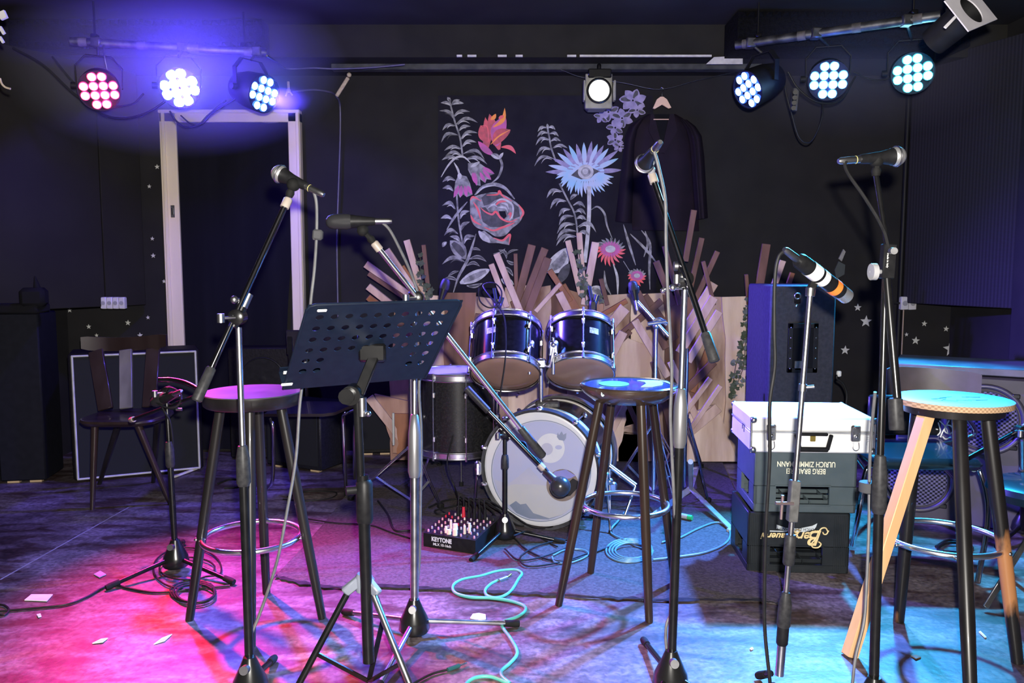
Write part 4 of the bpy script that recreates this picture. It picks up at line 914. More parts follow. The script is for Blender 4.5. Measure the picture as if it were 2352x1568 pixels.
# ================================================================== MUSIC STAND
t = thing('music_stand', 'black perforated music stand standing front and centre-left', 'music stand', F(846,1600))
TL, TR, BL_ = P(708,701,1.98), P(1064,690,2.20), P(601,898,2.17)
U = (TR-TL); W = (BL_-TL); W = W - U.normalized()*W.dot(U.normalized()); BR_ = TL+U+W
uu = U.normalized(); ww = W.normalized(); nn = uu.cross(ww)
if nn.y > 0: nn = -nn                       # towards the camera
DW, DH = U.length, W.length
DESK = mat('navy_desk_enamel', (.005,.009,.019), (.007,.012,.024), 40, rough=.42)  # even dark navy tone over desk, edge and ledge
# perforated plate: grid of cells, holes cut into square cells
mb = MB(); cellw = DW/11.0; rowh = DH*.128
holes = {}
for r_ in range(6):
    for c_ in range(10):
        if r_ < 4 or c_ in (0,1,8,9): holes[(r_, c_)] = 1
x0 = (DW-10*cellw)/2; y0 = DH*.075
def dp(x, y, z=0): return TL + uu*x + ww*y + nn*z
xs = [0] + [x0+i*cellw for i in range(11)] + [DW]; ys = [0] + [y0+i*rowh for i in range(7)] + [DH]
rad = cellw*.27
for i in range(len(xs)-1):
    for j in range(len(ys)-1):
        key = (j-1, i-1)
        if key in holes:
            cx = (xs[i]+xs[i+1])/2; cy = (ys[j]+ys[j+1])/2; n = 16; hw = (xs[i+1]-xs[i])/2; hh = (ys[j+1]-ys[j])/2
            vs = []
            for z in (0, -.0025):
                for k in range(n):
                    a = 2*PI*k/n+PI/n; ca, sa = math.cos(a), math.sin(a); q = 1/max(abs(ca), abs(sa)); vs.append(dp(cx+ca*q*hw, cy+sa*q*hh, z))
                for k in range(n):
                    a = 2*PI*k/n+PI/n; vs.append(dp(cx+math.cos(a)*rad, cy+math.sin(a)*rad, z))
            # close square corners
            fs = []
            for k in range(n):
                l = (k+1) % n; fs += [(k,l,n+l,n+k), (2*n+k,3*n+k,3*n+l,2*n+l), (n+k,n+l,3*n+l,3*n+k)]
            o0 = len(vs)
            for k, (sx, sy) in enumerate(((1,1),(-1,1),(-1,-1),(1,-1))):
                vs += [dp(cx+sx*hw, cy+sy*hh, 0), dp(cx+sx*hw, cy+sy*hh, -.0025)]
                ka = (n//8-1 + k*n//4) % n; kb = (ka+1) % n
                fs += [(ka, kb, o0+2*k), (2*n+kb, 2*n+ka, o0+2*k+1)]
            mb.add(vs, fs)
        else:
            for z in (0, -.0025): mb.add([dp(xs[i],ys[j],z),dp(xs[i+1],ys[j],z),dp(xs[i+1],ys[j+1],z),dp(xs[i],ys[j+1],z)], [(0,1,2,3)])
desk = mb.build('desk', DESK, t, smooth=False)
edge = [(0,.02),(.006,.006),(.02,0),(DW-.02,0),(DW-.006,.006),(DW,.02),(DW,DH)]
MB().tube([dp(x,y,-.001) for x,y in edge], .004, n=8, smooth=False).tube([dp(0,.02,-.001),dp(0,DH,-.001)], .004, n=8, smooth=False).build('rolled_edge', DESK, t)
# lip for the pages at the bottom, folded toward the player
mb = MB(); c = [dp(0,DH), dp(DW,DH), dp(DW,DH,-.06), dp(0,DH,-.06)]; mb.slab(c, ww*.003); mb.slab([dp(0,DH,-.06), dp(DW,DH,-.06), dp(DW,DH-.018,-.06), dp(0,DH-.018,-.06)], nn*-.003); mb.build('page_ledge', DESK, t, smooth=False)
SHIN = mat('bright_clip_metal', (.85,.85,.83), rough=.25)
MB().bar(dp(.025,.017,.004), dp(.05,.017,.004), .009, .004, roll=ww, bev=.002).build('page_clip', SHIN, t)
MB().bar(dp(-.012,DH-.028,.004), dp(.02,DH-.028,.004), .011, .004, roll=ww, bev=.002).bar(dp(-.004,DH-.05,-.02), dp(.03,DH-.05,-.02), .009, .004, roll=ww).build('page_clip', SHIN, t)
bc = dp(DW*.50, DH*.55, .012)
bk = MB().box(bc, (.075,.02,.05), b=.006).bar(bc+V(-.04,-.008,-.0), bc+V(.04,-.008,.0), .018, .012, bev=.003)
pole_top = P(820,905,2.13)
bk.bar(bc+V(.005,0,-.01), pole_top+V(.004,0,.0), .03, .012, bev=.003).cyl(pole_top+V(-.012,-.03,0), pole_top+V(-.012,.03,0), .026, n=24).cyl(pole_top+V(-.02,-.045,0), pole_top+V(-.02,-.03,0), .021, n=12)
bk.build('tilt_bracket', BLK, t)
PB = F(848,1600); PB.z = .1; hubp = P(836,1340,2.15)
MB().cyl(PB, P(833,1090,2.14), .016, n=18).build('lower_tube', BLK, t)
MB().cyl(P(833,1200,2.14), pole_top, .0115, n=18).build('upper_tube', BLK, t)
MB().lathe([(0,.02),(.01,.023),(.11,.023),(.12,.017)], P(838,1200,2.14), (0,0,1), 20).cyl(P(838,1120,2.14)+V(-.02,-.02,0), P(838,1120,2.14)+V(-.045,-.03,0), .012).build('height_collar', PLAST, t)
MB().lathe([(0,.0125),(.05,.0125)], P(832,955,2.13), (0,0,1), 16).ball(P(846,950,2.12), .008).build('tube_clamp', CHRW, t)
hb = MB()
for a in (200,325,80):
    d = Vector((math.cos(math.radians(a)), math.sin(math.radians(a)), 0)); hb.bar(hubp+d*.012+V(0,0,.012), hubp+d*.055+V(0,0,-.018), .028, .02, roll=(0,0,1), bev=.004)
hb.lathe([(-.02,.022),(.02,.024),(.03,.018)], hubp, (0,0,1), 18).build('tripod_hub', mat('grey_hub_plastic', (.2,.22,.27), rough=.35), t)
for fx, mm_ in ((F(655,1640), BLK), (F(985,1690), CHRW), (F(905,1500), BLK)):
    d = fx-hubp; dd = Vector((d.x,d.y,0)).normalized(); l = MB().cyl(hubp+dd*.05+V(0,0,-.02), fx+V(0,0,.012), .009, n=12).build('leg', mm_, t)
    m_ = (hubp+dd*.05+V(0,0,-.02)).lerp(fx, .5); MB().bar(m_, Vector((PB.x, PB.y, m_.z-.10)), .014, .004).build('brace', BLK, t)

# ================================================================== DRUM KIT
BWRAP = mat('black_drum_wrap', (.004,.004,.0045), (.007,.007,.008), 60, rough=.16)
HEADM = mat('smoky_bottom_head', (.3,.19,.15), (.24,.15,.12), 5, rough=.18, coat=.5)
HEADW = mat('white_coated_head', (.7,.7,.72), (.62,.62,.66), 12, rough=.6)
def drum(name, label, cat, c, ax, R, depth, nl, shellm=BWRAP, th=HEADW, bh=HEADM, phase=0.0, hoopm=CHR, logo=None):
    ax = Vector(ax).normalized(); t = thing(name, label, cat, c)
    MB().lathe([(-depth/2,R),(depth/2,R)], c, ax, 48, caps=False).build('shell', shellm, t)
    for s_, hm in ((1, th), (-1, bh)):
        z = s_*depth/2
        MB().lathe([(z+s_*.004,R*1.0),(z+s_*.006,R*.985),(z+s_*.007,R*.6),(z+s_*.007,.001)], c, ax, 48, caps=False).build('drum_head', hm, t)
        MB().torus(c+ax*(z+s_*.012), ax, R+.004, .005, 56, 8).torus(c+ax*(z-s_*.018), ax, R+.007, .004, 56, 8).lathe([(z-s_*.018,R+.006),(z+s_*.012,R+.006)], c, ax, 56, caps=False).build('hoop', hoopm, t)
    u, v = ortho(ax)
    for i in range(nl):
        a = phase+2*PI*i/nl; d = u*math.cos(a)+v*math.sin(a); p = c+d*(R+.014)
        MB().cyl(p-ax*(depth/2+.012), p+ax*(depth/2+.012), .003, n=8).cyl(p-ax*(depth/2+.02), p-ax*(depth/2-.004), .006, n=8).cyl(p+ax*(depth/2-.004), p+ax*(depth/2+.02), .006, n=8).box(c+d*(R+.008)+ax*(depth*.28), (.016,.016,.03), b=.004).box(c+d*(R+.008)-ax*(depth*.28), (.016,.016,.03), b=.004).build('lug', CHR, t)
    if logo:
        pos, szz, mm_ = logo; d = (u*math.cos(pos)+v*math.sin(pos)); tn = ax.cross(d)
        q = []
        for k in range(6):
            a = pos-szz/R/2+szz/R*k/5; dd = u*math.cos(a)+v*math.sin(a); q.append(c+dd*(R+.0012)+ax*(depth*.10+szz*.35))
        q2 = [p-ax*(szz*.7) for p in q]
        MB().add(q+q2, [(i,i+1,7+i,6+i) for i in range(5)]).build('badge', mm_, t)
    return t
# bass drum
yaw = math.radians(17); bax = Vector((math.sin(yaw), math.cos(yaw), 0))     # pointing to the back
bcen = P(1241,1077,3.55); Rb = .272
BD = thing('bass_drum', 'black bass drum with white moon and mountain print on its front head', 'drum', (bcen.x, bcen.y, 0))
bd = .40; bc_ = bcen+bax*(bd/2)
MB().lathe([(0,Rb-.012),(bd,Rb-.012)], bcen, bax, 72, caps=False).build('shell', BWRAP, BD)
HOOPB = mat('black_hoop', (.02,.02,.022), (.05,.05,.055), 20, rough=.3)
for z, hm in ((-.005, HOOPB), (bd, mat('blue_silver_hoop', (.55,.55,.6), (.4,.4,.45), 10, rough=.25, metal=.9))):
    MB().lathe([(z-.018,Rb-.008),(z-.02,Rb+.002),(z+.02,Rb+.006),(z+.022,Rb-.01)], bcen, bax, 72, caps=False).build('hoop', hm, BD)
for z0 in (.045, .085, .33): MB().lathe([(z0-.001,Rb-.013),(z0,Rb-.008),(z0+.022,Rb-.008),(z0+.023,Rb-.013)], bcen, bax, 72, caps=False).build('inlay_band', mat('pearl_inlay', (.5,.47,.42), (.42,.4,.38), 12, rough=.3), BD)
bu = Vector((math.cos(yaw), -math.sin(yaw), 0)); bv = Vector((0,0,1)); bn = -bax
def hp(px, py, off):
    """point on the front head plane seen at px,py"""
    o = bcen+bn*(.012+off); d = ray(px, py); cam = Vector((0,0,CAMH)); return cam + d*((o-cam).dot(bn)/d.dot(bn))
hm = MB(); hm.lathe([(.010,Rb-.012),(.012,Rb-.02),(.012,.001)], bcen, bn, 72, 0, caps=False)
lay = [0]
def hpoly(pts, mi):
    lay[0] += 1; hm.add([hp(x, y, .0006+.0002*lay[0]) for x, y in pts], [tuple(range(len(pts)))], mi)
def hell(cx, cy, a, b_, n=36): return [(cx+a*math.cos(2*PI*i/n), cy+b_*math.sin(2*PI*i/n)) for i in range(n)]
HC = (1239,1079)
def hring(cx, cy, a, b_, w, mi):
    lay[0] += 1; n = 60; o_ = .0006+.0002*lay[0]; vs = [hp(x, y, o_) for x, y in hell(cx, cy, a, b_, n)]+[hp(x, y, o_) for x, y in hell(cx, cy, a-w, b_-w, n)]
    hm.add(vs, [(i,(i+1) % n,n+(i+1) % n,n+i) for i in range(n)], mi)
hpoly(hell(HC[0]+4, HC[1]+2, 112, 114, 60), 1)
def clipc(pts, cx=HC[0]+4, cy=HC[1]+2, a=111, b_=113):
    out = []
    for x, y in pts:
        r_ = math.hypot((x-cx)/a, (y-cy)/b_)
        if r_ > 1: x = cx+(x-cx)/r_; y = cy+(y-cy)/r_
        out.append((x, y))
    return out
hpoly(clipc([(1135,1100),(1165,1112),(1190,1095),(1215,1072),(1240,1100),(1262,1112),(1300,1095),(1330,1085),(1352,1100),(1340,1150),(1300,1180),(1240,1195),(1180,1175),(1145,1140)]), 4)
hpoly(clipc([(1152,1120),(1180,1112),(1230,1112),(1280,1118),(1340,1112),(1335,1150),(1290,1185),(1240,1194),(1190,1182),(1155,1145)]), 2)
hpoly(clipc([(1170,1160),(1185,1150),(1195,1158),(1208,1156),(1225,1178),(1262,1190),(1300,1182),(1260,1198),(1215,1194),(1185,1180)]), 3)
hpoly(hell(1264,1029,33,34), 0); hpoly(hell(1256,1031,14,14), 4); hpoly(hell(1283,1027,8,5), 1)
# crown-like emblem at the upper right of the head
cr = [(1281,993),(1284,999),(1290,990),(1294,998),(1301,994),(1300,1006),(1296,1012),(1284,1010),(1279,1003)]
hpoly(cr, 3)
hring(HC[0]+4, HC[1]+2, 115, 117, 2.2, 3)
hpoly(hell(1292,1114,37,37), 5); hpoly([(1258,1100),(1275,1082),(1300,1078),(1322,1092),(1310,1098),(1296,1100),(1262,1112)], 6)
hpoly([(1290,1143),(1310,1138),(1325,1122),(1328,1105),(1316,1098),(1300,1112)], 7)
hm.build('front_head', [mat('head_white', (.5,.5,.52), (.44,.45,.5), 8, rough=.4), mat('print_pale_blue', (.27,.3,.47), (.34,.34,.46), 2.5, rough=.4), mat('print_warm_white', (.38,.37,.39), (.32,.33,.38), 4, rough=.4), mat('print_slate', (.13,.16,.24), (.2,.22,.3), 5, rough=.4), mat('print_grey_blue', (.3,.31,.42), (.36,.35,.43), 5, rough=.4),
    mat('port_hole_dark', (.16,.12,.1), rough=.6), mat('port_hole_blue', (.2,.2,.5), rough=.5), mat('port_hole_black', (.02,.018,.02), rough=.6)], BD, smooth=False)
for i in range(10):
    a = 2*PI*(i+.5)/10; d = bu*math.cos(a)+bv*math.sin(a)
    if d.z < -.9: continue
    c = bcen+d*(Rb+.004)
    MB().box(c+bax*.0+bn*.012, (.028,.03,.02), Matrix.Rotation(0,3,'Z'), b=.006).cyl(c+bn*.03, c+bax*.11+d*.008, .0035, n=8).build('claw', CHR, BD)
    MB().box(bcen+d*(Rb-.002)+bax*(bd*.5), (.02,.08,.02), b=.006).build('lug', CHR, BD)
for sx, (x0, y0, x1, y1) in ((-1,(1098,1075,1089,1190)),(1,(1392,1100,1402,1222))):
    a = P(x0,y0,3.6); b_ = F(x1,y1+5); MB().cyl(a+V(0,0,.03), b_+V(0,0,.012), .006, n=10).box(a, (.03,.04,.07), b=.01).lathe([(0,.01),(.02,.008)], b_, (0,0,1), 10, 1).build('spur', [CHR, BLKR], BD)
mp0 = bc_+V(-.02,-.03,Rb-.015)
MB().box(mp0+V(0,0,.01), (.11,.07,.03), b=.008).build('mount_plate', mat('ridged_black_mount', (.03,.03,.033), (.08,.08,.085), 90, rough=.4), BD)
# tom holder post
post0 = P(1243,930,3.72); post1 = P(1242,822,3.72)
th_ = MB().cyl(post0+V(0,0,-.03), post1, .0105, n=18).box(P(1242,834,3.72), (.05,.045,.045), b=.008)
th_.tube([P(1242,838,3.72), P(1222,842,3.70), P(1214,800,3.70)], .009, smooth=False).tube([P(1242,838,3.72), P(1263,842,3.70), P(1272,800,3.70)], .009, smooth=False)
th_.build('tom_holder', CHR, BD)
# toms
def tomax(dx): return Vector((dx, .60, .80))
lt = P(1163,806,3.80); rt = P(1333,806,3.86)
LOG = mat('silver_badge', (.5,.5,.55), (.1,.1,.12), 120, rough=.3)
u_, v_ = ortho(tomax(0).normalized())
drum('rack_tom', 'black rack tom mounted over the left of the bass drum, magenta-lit', 'drum', lt, tomax(.03), .160, .235, 6, phase=.2, logo=(math.atan2(Vector((-.35,-1,0)).dot(v_), Vector((-.35,-1,0)).dot(u_)), .045, LOG))
drum('rack_tom', 'black rack tom mounted over the right of the bass drum, blue-lit', 'drum', rt, tomax(.05), .158, .235, 6, phase=.6, logo=(math.atan2(Vector((.35,-1,0)).dot(v_), Vector((.35,-1,0)).dot(u_)), .045, LOG))
for c, px in ((lt, 1216), (rt, 1271)):
    q = P(px, 800, 3.71)
    tag(MB().box(q, (.045,.03,.075), b=.008).cyl(q+V(0,0,.05), q+V(0,0,-.12), .008, n=14).ball(q+V(.0,-.02,.02), .014).ball(q+V(.01,-.02,-.025), .010).build('tom_bracket', CHR), 'chrome tom clamp at the right of the left rack tom' if px < 1240 else 'chrome tom clamp at the left of the right rack tom', 'clamp')
# floor tom
ft = P(1052,932,4.02); ft.z = .455
FTM = drum('floor_tom', 'black floor tom standing left of the bass drum', 'drum', ft, (0,0,1), .198, .385, 8, shellm=mat('charcoal_drum_wrap', (.007,.007,.008), (.016,.016,.017), 120, rough=.25), bh=mat('clear_head', (.2,.2,.2), rough=.3), phase=.25)
for a in (205, 335, 90):
    d = Vector((math.cos(math.radians(a)), math.sin(math.radians(a)), 0)); p = ft+d*.22
    MB().cyl((p.x,p.y,.03), (p.x,p.y,.62), .0055, n=10).box((p.x,p.y,.43), (.03,.03,.06), b=.008).ball((p.x,p.y-.02,.43), .012).lathe([(0,.012),(.03,.012)], (p.x,p.y,.0), (0,0,1), 12, 1).build('leg', [CHR, BLKR], FTM)
# snare / throne pieces seen between: hi-hat style tripod at left
def tripod(name, label, cat, top, hub_z, feet, pole_r=.01, m=CHR, brace=True, extra=None):
    base = Vector((top.x, top.y, 0)); t = thing(name, label, cat, base)
    MB().cyl((top.x,top.y,.06), (top.x,top.y,top.z), pole_r, n=14).build('pole', m, t)
    MB().lathe([(-.02,pole_r*1.5),(.02,pole_r*1.6)], (top.x,top.y,hub_z), (0,0,1), 14).build('leg_collar', m, t)
    for f in feet:
        f = Vector(f); d = (f-base); dd = d.normalized(); s_ = Vector((-dd.y, dd.x, 0))*.009
        a = base+dd*.015+V(0,0,hub_z)
        l = MB().bar(a+s_, f+s_+V(0,0,.015), .006, .010, bev=.002).bar(a-s_, f-s_+V(0,0,.015), .006, .010, bev=.002).build('leg', m, t)
        MB().box(f+V(0,0,.015), (.03,.03,.028), math.atan2(dd.y,dd.x), b=.006).build('rubber_foot', BLKR, l)
        if brace:
            mid = a.lerp(f, .55); MB().bar((base.x,base.y,.07), mid, .012, .004).build('brace', m, t)
    return t
tripod('cymbal_stand', 'chrome drum stand with splayed double legs left of the floor tom', 'drum stand', V(P(945,1000,3.75).x, 3.75, .70), .33, [F(806,1150),F(1012,1168),F(1010,1070)])
tripod('cymbal_stand', 'chrome boom drum stand behind the moon painted stool', 'drum stand', P(1507,745,3.9), .40, [F(1400,1140),F(1560,1190),F(1560,1085)])
bs = thing('boom_arm', 'blue-lit chrome boom arm reaching up left over the right rack tom', 'drum stand', P(1507,745,3.9))
MB().cyl(P(1536,772,3.88), P(1462,690,3.92), .009, n=14).build('arm', CHR, bs)
MB().cyl(P(1488,744,3.85), P(1530,738,3.85), .009).tube([P(1500,738,3.86),P(1515,733,3.86),P(1532,745,3.86)], .009).ball(P(1507,748,3.9), .018).build('tilter', CHR, bs)
MB().cyl(P(1462,690,3.92), P(1455,655,3.93), .012, .016).box(P(1456,665,3.93), (.05,.03,.04), b=.006).build('clip_mount', mat('blue_black_plastic', (.02,.03,.05), rough=.3), bs)
mic('dark drum microphone on the blue-lit boom arm', P(1460,690,3.9), P(1452,645,3.92), 'flat')
HS = tripod('hi_hat_stand', 'dark chrome drum stand with folded tripod near the silver case', 'drum stand', P(1578,800,4.0), .42, [F(1626,1155),F(1520,1120),F(1610,1075)], m=mat('violet_chrome', (.4,.4,.45), rough=.15, metal=1), brace=False)
t = thing('stool_base', 'flat grey Y-shaped stand base on the carpet near the silver case', 'drum stand', F(1586,1150))
FLATM = mat('flat_grey_metal', (.32,.33,.36), (.25,.26,.28), 20, rough=.45, metal=.3)
hubf = F(1586,1148)+V(0,0,.06)
MB().cyl(hubf, P(1586,1060,3.55), .012).build('pole', FLATM, t)
for q in (F(1682,1222), F(1500,1190), F(1600,1080)): MB().bar(hubf, q+V(0,0,.012), .028, .006, roll=(1,1,0)).box(q+V(0,0,.01), (.05,.03,.018), .6, mi=1, b=.004).build('leg', [FLATM, mat('pale_foot', (.4,.4,.36), rough=.7)], t)
# kick pedal
t = thing('kick_pedal', 'chrome pedal hardware right of the bass drum', 'drum pedal', F(1425,1150))
MB().cyl(P(1400,1070,3.75), P(1460,1115,3.7), .013).build('cross_rod', CHR, t)
MB().box(P(1405,1120,3.75), (.05,.04,.06), b=.01).ball(P(1400,1105,3.7), .018).build('clamp', CHR, t)
MB().cyl(P(1400,1070,3.75), P(1402,1232,3.62)+V(0,0,.0), .005).cyl(P(1460,1115,3.7), P(1420,1225,3.65), .007).build('leg', CHR, t)
# drum microphones
mic('dark microphone rising behind the music stand, left of the toms', P(1012,690,3.95), P(1026,640,3.97), 'flat')
MS = thing('microphone_holder', 'pink-lit rod holding the dark microphone left of the toms', 'microphone holder', P(1008,705,3.95))
MB().cyl(P(1014,685,3.95), P(985,790,4.0), .009).build('rod', CHR, MS)
for (x, y, Y_, lab) in ((1143,690,3.80,'left'), (1362,685,3.86,'right')):
    t = thing('clip_microphone', 'small black clip-on microphone at the rim of the %s rack tom' % lab, 'microphone', P(x,y+25,Y_))
    MB().box(P(x,y+18,Y_), (.035,.035,.06), b=.008).build('clamp', PLAST, t)
    MB().cyl(P(x-2,y+10,Y_), P(x-8,y-28,Y_+.02), .008).cyl(P(x+4,y+12,Y_), P(x+10,y-8,Y_), .012, n=14).build('body', mat('blue_black_plastic', (.02,.03,.05)), t)
cable('thin cable looping at the rim of the left rack tom and down its front', [P(1100,660,3.75),P(1102,690,3.74),P(1122,706,3.72),P(1145,700,3.72),P(1152,670,3.74),P(1135,650,3.76),P(1110,655,3.78),P(1125,680,3.72),P(1155,720,3.66),P(1162,770,3.62),P(1160,830,3.58),P(1150,900,3.56),P(1146,930,3.56)], .0035)
# ================================================================== CHAIRS
WCH = mat('dark_chair_varnish', (.016,.009,.008), (.03,.02,.018), 10, rough=.3, coat=.4, stretch=(1,1,.2))
WCL = mat('worn_grey_slat', (.16,.15,.145), (.08,.075,.075), 8, rough=.4, stretch=(1,1,.2), coat=.3)
def sp(px, py, Y): return P(px, py, Y)
t = thing('wooden_chair', 'dark varnished wooden chair with three back slats in front of the piped cabinet', 'chair', F(300,1170))
sc = F(294,952,.445)
mb = MB(); n = 40; vs = []
prof = [(-.032,.82),(-.028,.93),(-.012,1.0),(-.002,.985),(0,.95),(-.004,.6),(-.005,.001)]
for z, k in prof:
    for i in range(n):
        a = 2*PI*i/n; ca, sa = math.cos(a), math.sin(a); e = 2/3.2
        x = .195*math.copysign(abs(ca)**e, ca); y = .19*math.copysign(abs(sa)**e, sa); vs.append(sc+V(x*k, y*k, z))
fs = [(k*n+i, k*n+(i+1) % n, (k+1)*n+(i+1) % n, (k+1)*n+i) for k in range(len(prof)-1) for i in range(n)]+[tuple(range(n))[::-1]]
mb.add(vs, fs).build('seat', WCH, t)
for i, (x0, y0, x1, y1, w0, w1, mm_) in enumerate(((220,805,243,940,.075,.065,WCH),(289,803,290,938,.065,.055,WCL),(352,800,343,935,.07,.07,WCH))):
    mb = MB(); a = P(x0,y0,4.17); b_ = P(x1,y1,4.06); mb.bar(a, b_, w0, .018, bev=.003); s_ = mb.build('back_slat', mm_, t)
    if i == 1: s_['label'] = 'middle slat worn to bare grey'
rail = []
for i in range(13):
    u = i/12; x = 188+(383-188)*u; yv = 783+ (6*math.sin(PI*u)) - 6*u; rail.append((x, yv, 4.15+.05*math.sin(PI*u)))
mb = MB(); vs = []
for x, yv, Y_ in rail:
    hgt = .036 if 0 < x-188 < 194 else .03
    c = P(x, yv+4, Y_); vs += [c+V(0,-.011,hgt), c+V(0,.011,hgt), c+V(0,.011,-hgt), c+V(0,-.011,-hgt)]
n_ = len(rail); mb.add(vs, [(4*i+j,4*i+(j+1) % 4,4*(i+1)+(j+1) % 4,4*(i+1)+j) for i in range(n_-1) for j in range(4)]+[(0,1,2,3),(4*n_-4,4*n_-3,4*n_-2,4*n_-1)]).build('top_rail', WCH, t)
for (tx, ty, fx, fy, m_) in ((-.11,-.11,212,1170,WCH),(.10,-.11,392,1158,WCH),(-.09,.11,228,1112,WOODBL),(.10,.11,352,1108,WOODBL)):
    top = sc+V(tx,ty,-.03); ft = F(fx,fy); MB().lathe([(0,.011),(.2,.015),((top-ft).length,.018)], ft, top-ft, 14).build('leg', m_, t)
# cantilever chair behind the music stand
t = thing('cantilever_chair', 'black seated chair with bent chrome legs behind the music stand', 'chair', F(710,1130))
BSEAT = mat('glossy_black_seat', (.012,.011,.016), (.018,.016,.022), 14, rough=.25, coat=.5)
s0 = F(606,950,.44); s1_ = F(770,948,.44)
mb = MB(); prof = [(0,0),(.30,.0),(.36,.008),(.42,.035),(.46,.05)]
vs = []
for x, z in prof:
    for yy in (0,.20,.38): vs += [V(s0.x+x*1.0, s0.y+yy, .44+z), V(s0.x+x*1.0, s0.y+yy, .425+z)]
fs = []
for i in range(4):
    for j in range(2):
        a = i*6+j*2; fs += [(a,a+2,a+8,a+6),(a+1,a+7,a+9,a+3)]
    fs += [(i*6,i*6+6,i*6+7,i*6+1),(i*6+4,i*6+5,i*6+11,i*6+10)]
mb.add(vs, fs).build('seat', BSEAT, t)
CH2 = mat('frame_chrome', (.6,.6,.65), rough=.15, metal=1)
fr = MB()
FT_ = lambda pts: MB().tube(pts, .0095, n=12, k=5).build('frame_tube', CH2, t)
FT_([V(s0.x+.03,s0.y+.01,.415), V(s0.x+.045,s0.y-.0,.36), P(628,1070,4.08), P(622,1105,4.12)+V(0,0,-.02), P(596,1128,4.25)])
FT_([V(s0.x+.44,s0.y+.05,.45), V(s0.x+.41,s0.y-.0,.44), P(788,962,4.05), P(791,1040,4.05), P(795,1128,4.08)])
FT_([V(s0.x+.44,s0.y+.05,.45), V(s0.x+.455,s0.y+.16,.45), P(815,980,4.2), P(815,1100,4.22)])
MB().lathe([(0,.013),(.03,.012)], F(796,1140), (0,0,1), 12).build('rubber_foot', BLKR, t)
MB().bar(V(s0.x+.05,s0.y+.36,.46), V(s0.x+.02,s0.y+.44,.80), .03, .012, bev=.003).bar(V(s0.x+.36,s0.y+.36,.46), V(s0.x+.38,s0.y+.44,.80), .03, .012, bev=.003).build('back_post', BLK, t)
MB().box((s0.x+.2,s0.y+.44,.76), (.40,.015,.14), b=.006).build('backrest', BSEAT, t)
# blue seated chair on the right
t = thing('plywood_chair', 'chair with curved plywood back and glossy blue-lit seat behind the right bar stool', 'chair', F(2090,1240))
PLYB = mat('grey_brown_plywood', (.06,.045,.045), (.10,.078,.085), 6, rough=.4, coat=.2)
mb = MB(); vs = []; n = 20
cl, cr_ = P(2035,900,3.42), P(2254,895,3.30)
for i in range(n+1):
    u = i/n; c = cl.lerp(cr_, u); out = .05*math.sin(PI*u); rnd = .012*(abs(2*u-1)**8)
    top = .755-rnd-.01*u; bot = .585+rnd
    vs += [V(c.x,c.y+out,top), V(c.x,c.y+out+.012,top), V(c.x,c.y+out+.012,bot), V(c.x,c.y+out,bot)]
mb.add(vs, [(4*i+j,4*i+(j+1) % 4,4*(i+1)+(j+1) % 4,4*(i+1)+j) for i in range(n) for j in range(4)]+[(0,1,2,3),(4*n,4*n+1,4*n+2,4*n+3)]).build('backrest', PLYB, t)
VIN = mat('blue_black_vinyl', (.006,.016,.024), (.008,.02,.03), 30, rough=.22, coat=.5)
sc2 = F(2110,1040,.455)
mb = MB(); q = []
mb.box(sc2+V(0,.08,-.02), (.40,.40,.045), -.08, b=.02).build('seat', VIN, t)
lb = MB().box(sc2+V(.07,.27,.10), (.30,.03,.17), -.08, b=.01); lb.build('lower_back_pad', mat('black_vinyl_pad', (.01,.01,.011), rough=.3), t)
tagm = MB(); G = lambda x, y: P(x, y, 3.335)
for pts in (((2155,970),(2160,990),(2153,1000)),((2158,966),(2172,980),(2178,996)),((2180,965),(2165,992),(2160,1004)),((2186,978),(2173,976),(2170,990),(2182,996),(2190,986),(2182,976)),((2192,982),(2190,996),(2197,984),(2196,998),(2204,984)),((2150,985),(2154,986)),((2165,1002),(2172,1008),(2184,1004)),((2190,1000),(2188,1012),(2196,1006),(2198,996))):
    tagm.tube([G(x, y) for x, y in pts], .0028, n=6, k=4)
tagm.build('scrawled_tag', WHITE, t)
CHB = CH2; fr = MB()
for pts in ([sc2+V(-.17,-.08,-.04), P(1992,1075,3.12), P(1975,1165,3.08), F(1958,1262)+V(0,0,.02)], [sc2+V(.16,-.10,-.04), P(2250,1080,3.1), P(2270,1180,3.0), F(2245,1350)+V(0,0,.02)],
            [sc2+V(-.16,.25,-.04), F(2040,1160)+V(0,0,.02)], [sc2+V(.16,.25,-.04), P(2235,1000,3.4), cr_+V(-.04,.02,-.12)], [sc2+V(-.10,.27,-.04), cl+V(.06,.02,-.12)], [sc2+V(.16,.25,-.04), F(2262,1180)+V(0,0,.02)]):
    MB().tube(pts, .010, n=12, k=5).build('frame_tube', CHB, t)
# drum stool at the right edge
dc = F(2395,1108,.43)
t = thing('drum_stool', 'round black-blue padded drum stool cut off by the right edge', 'stool', (dc.x,dc.y,0))
MB().lathe([(-.07,.12),(-.06,.155),(-.03,.175),(-.01,.168),(0,.14),(.004,.01)], dc, (0,0,1), 40).build('seat', VIN, t)
MB().cyl((dc.x,dc.y,.08), (dc.x,dc.y,.37), .014).build('pole', CHR, t)
for a in (200, 320, 80):
    d = V(math.cos(math.radians(a)), math.sin(math.radians(a)), 0)
    MB().bar(V(dc.x,dc.y,.28)+d*.02, V(dc.x,dc.y,.015)+d*.24, .02, .008, bev=.002).build('leg', CHW2 if False else CHRW, t)

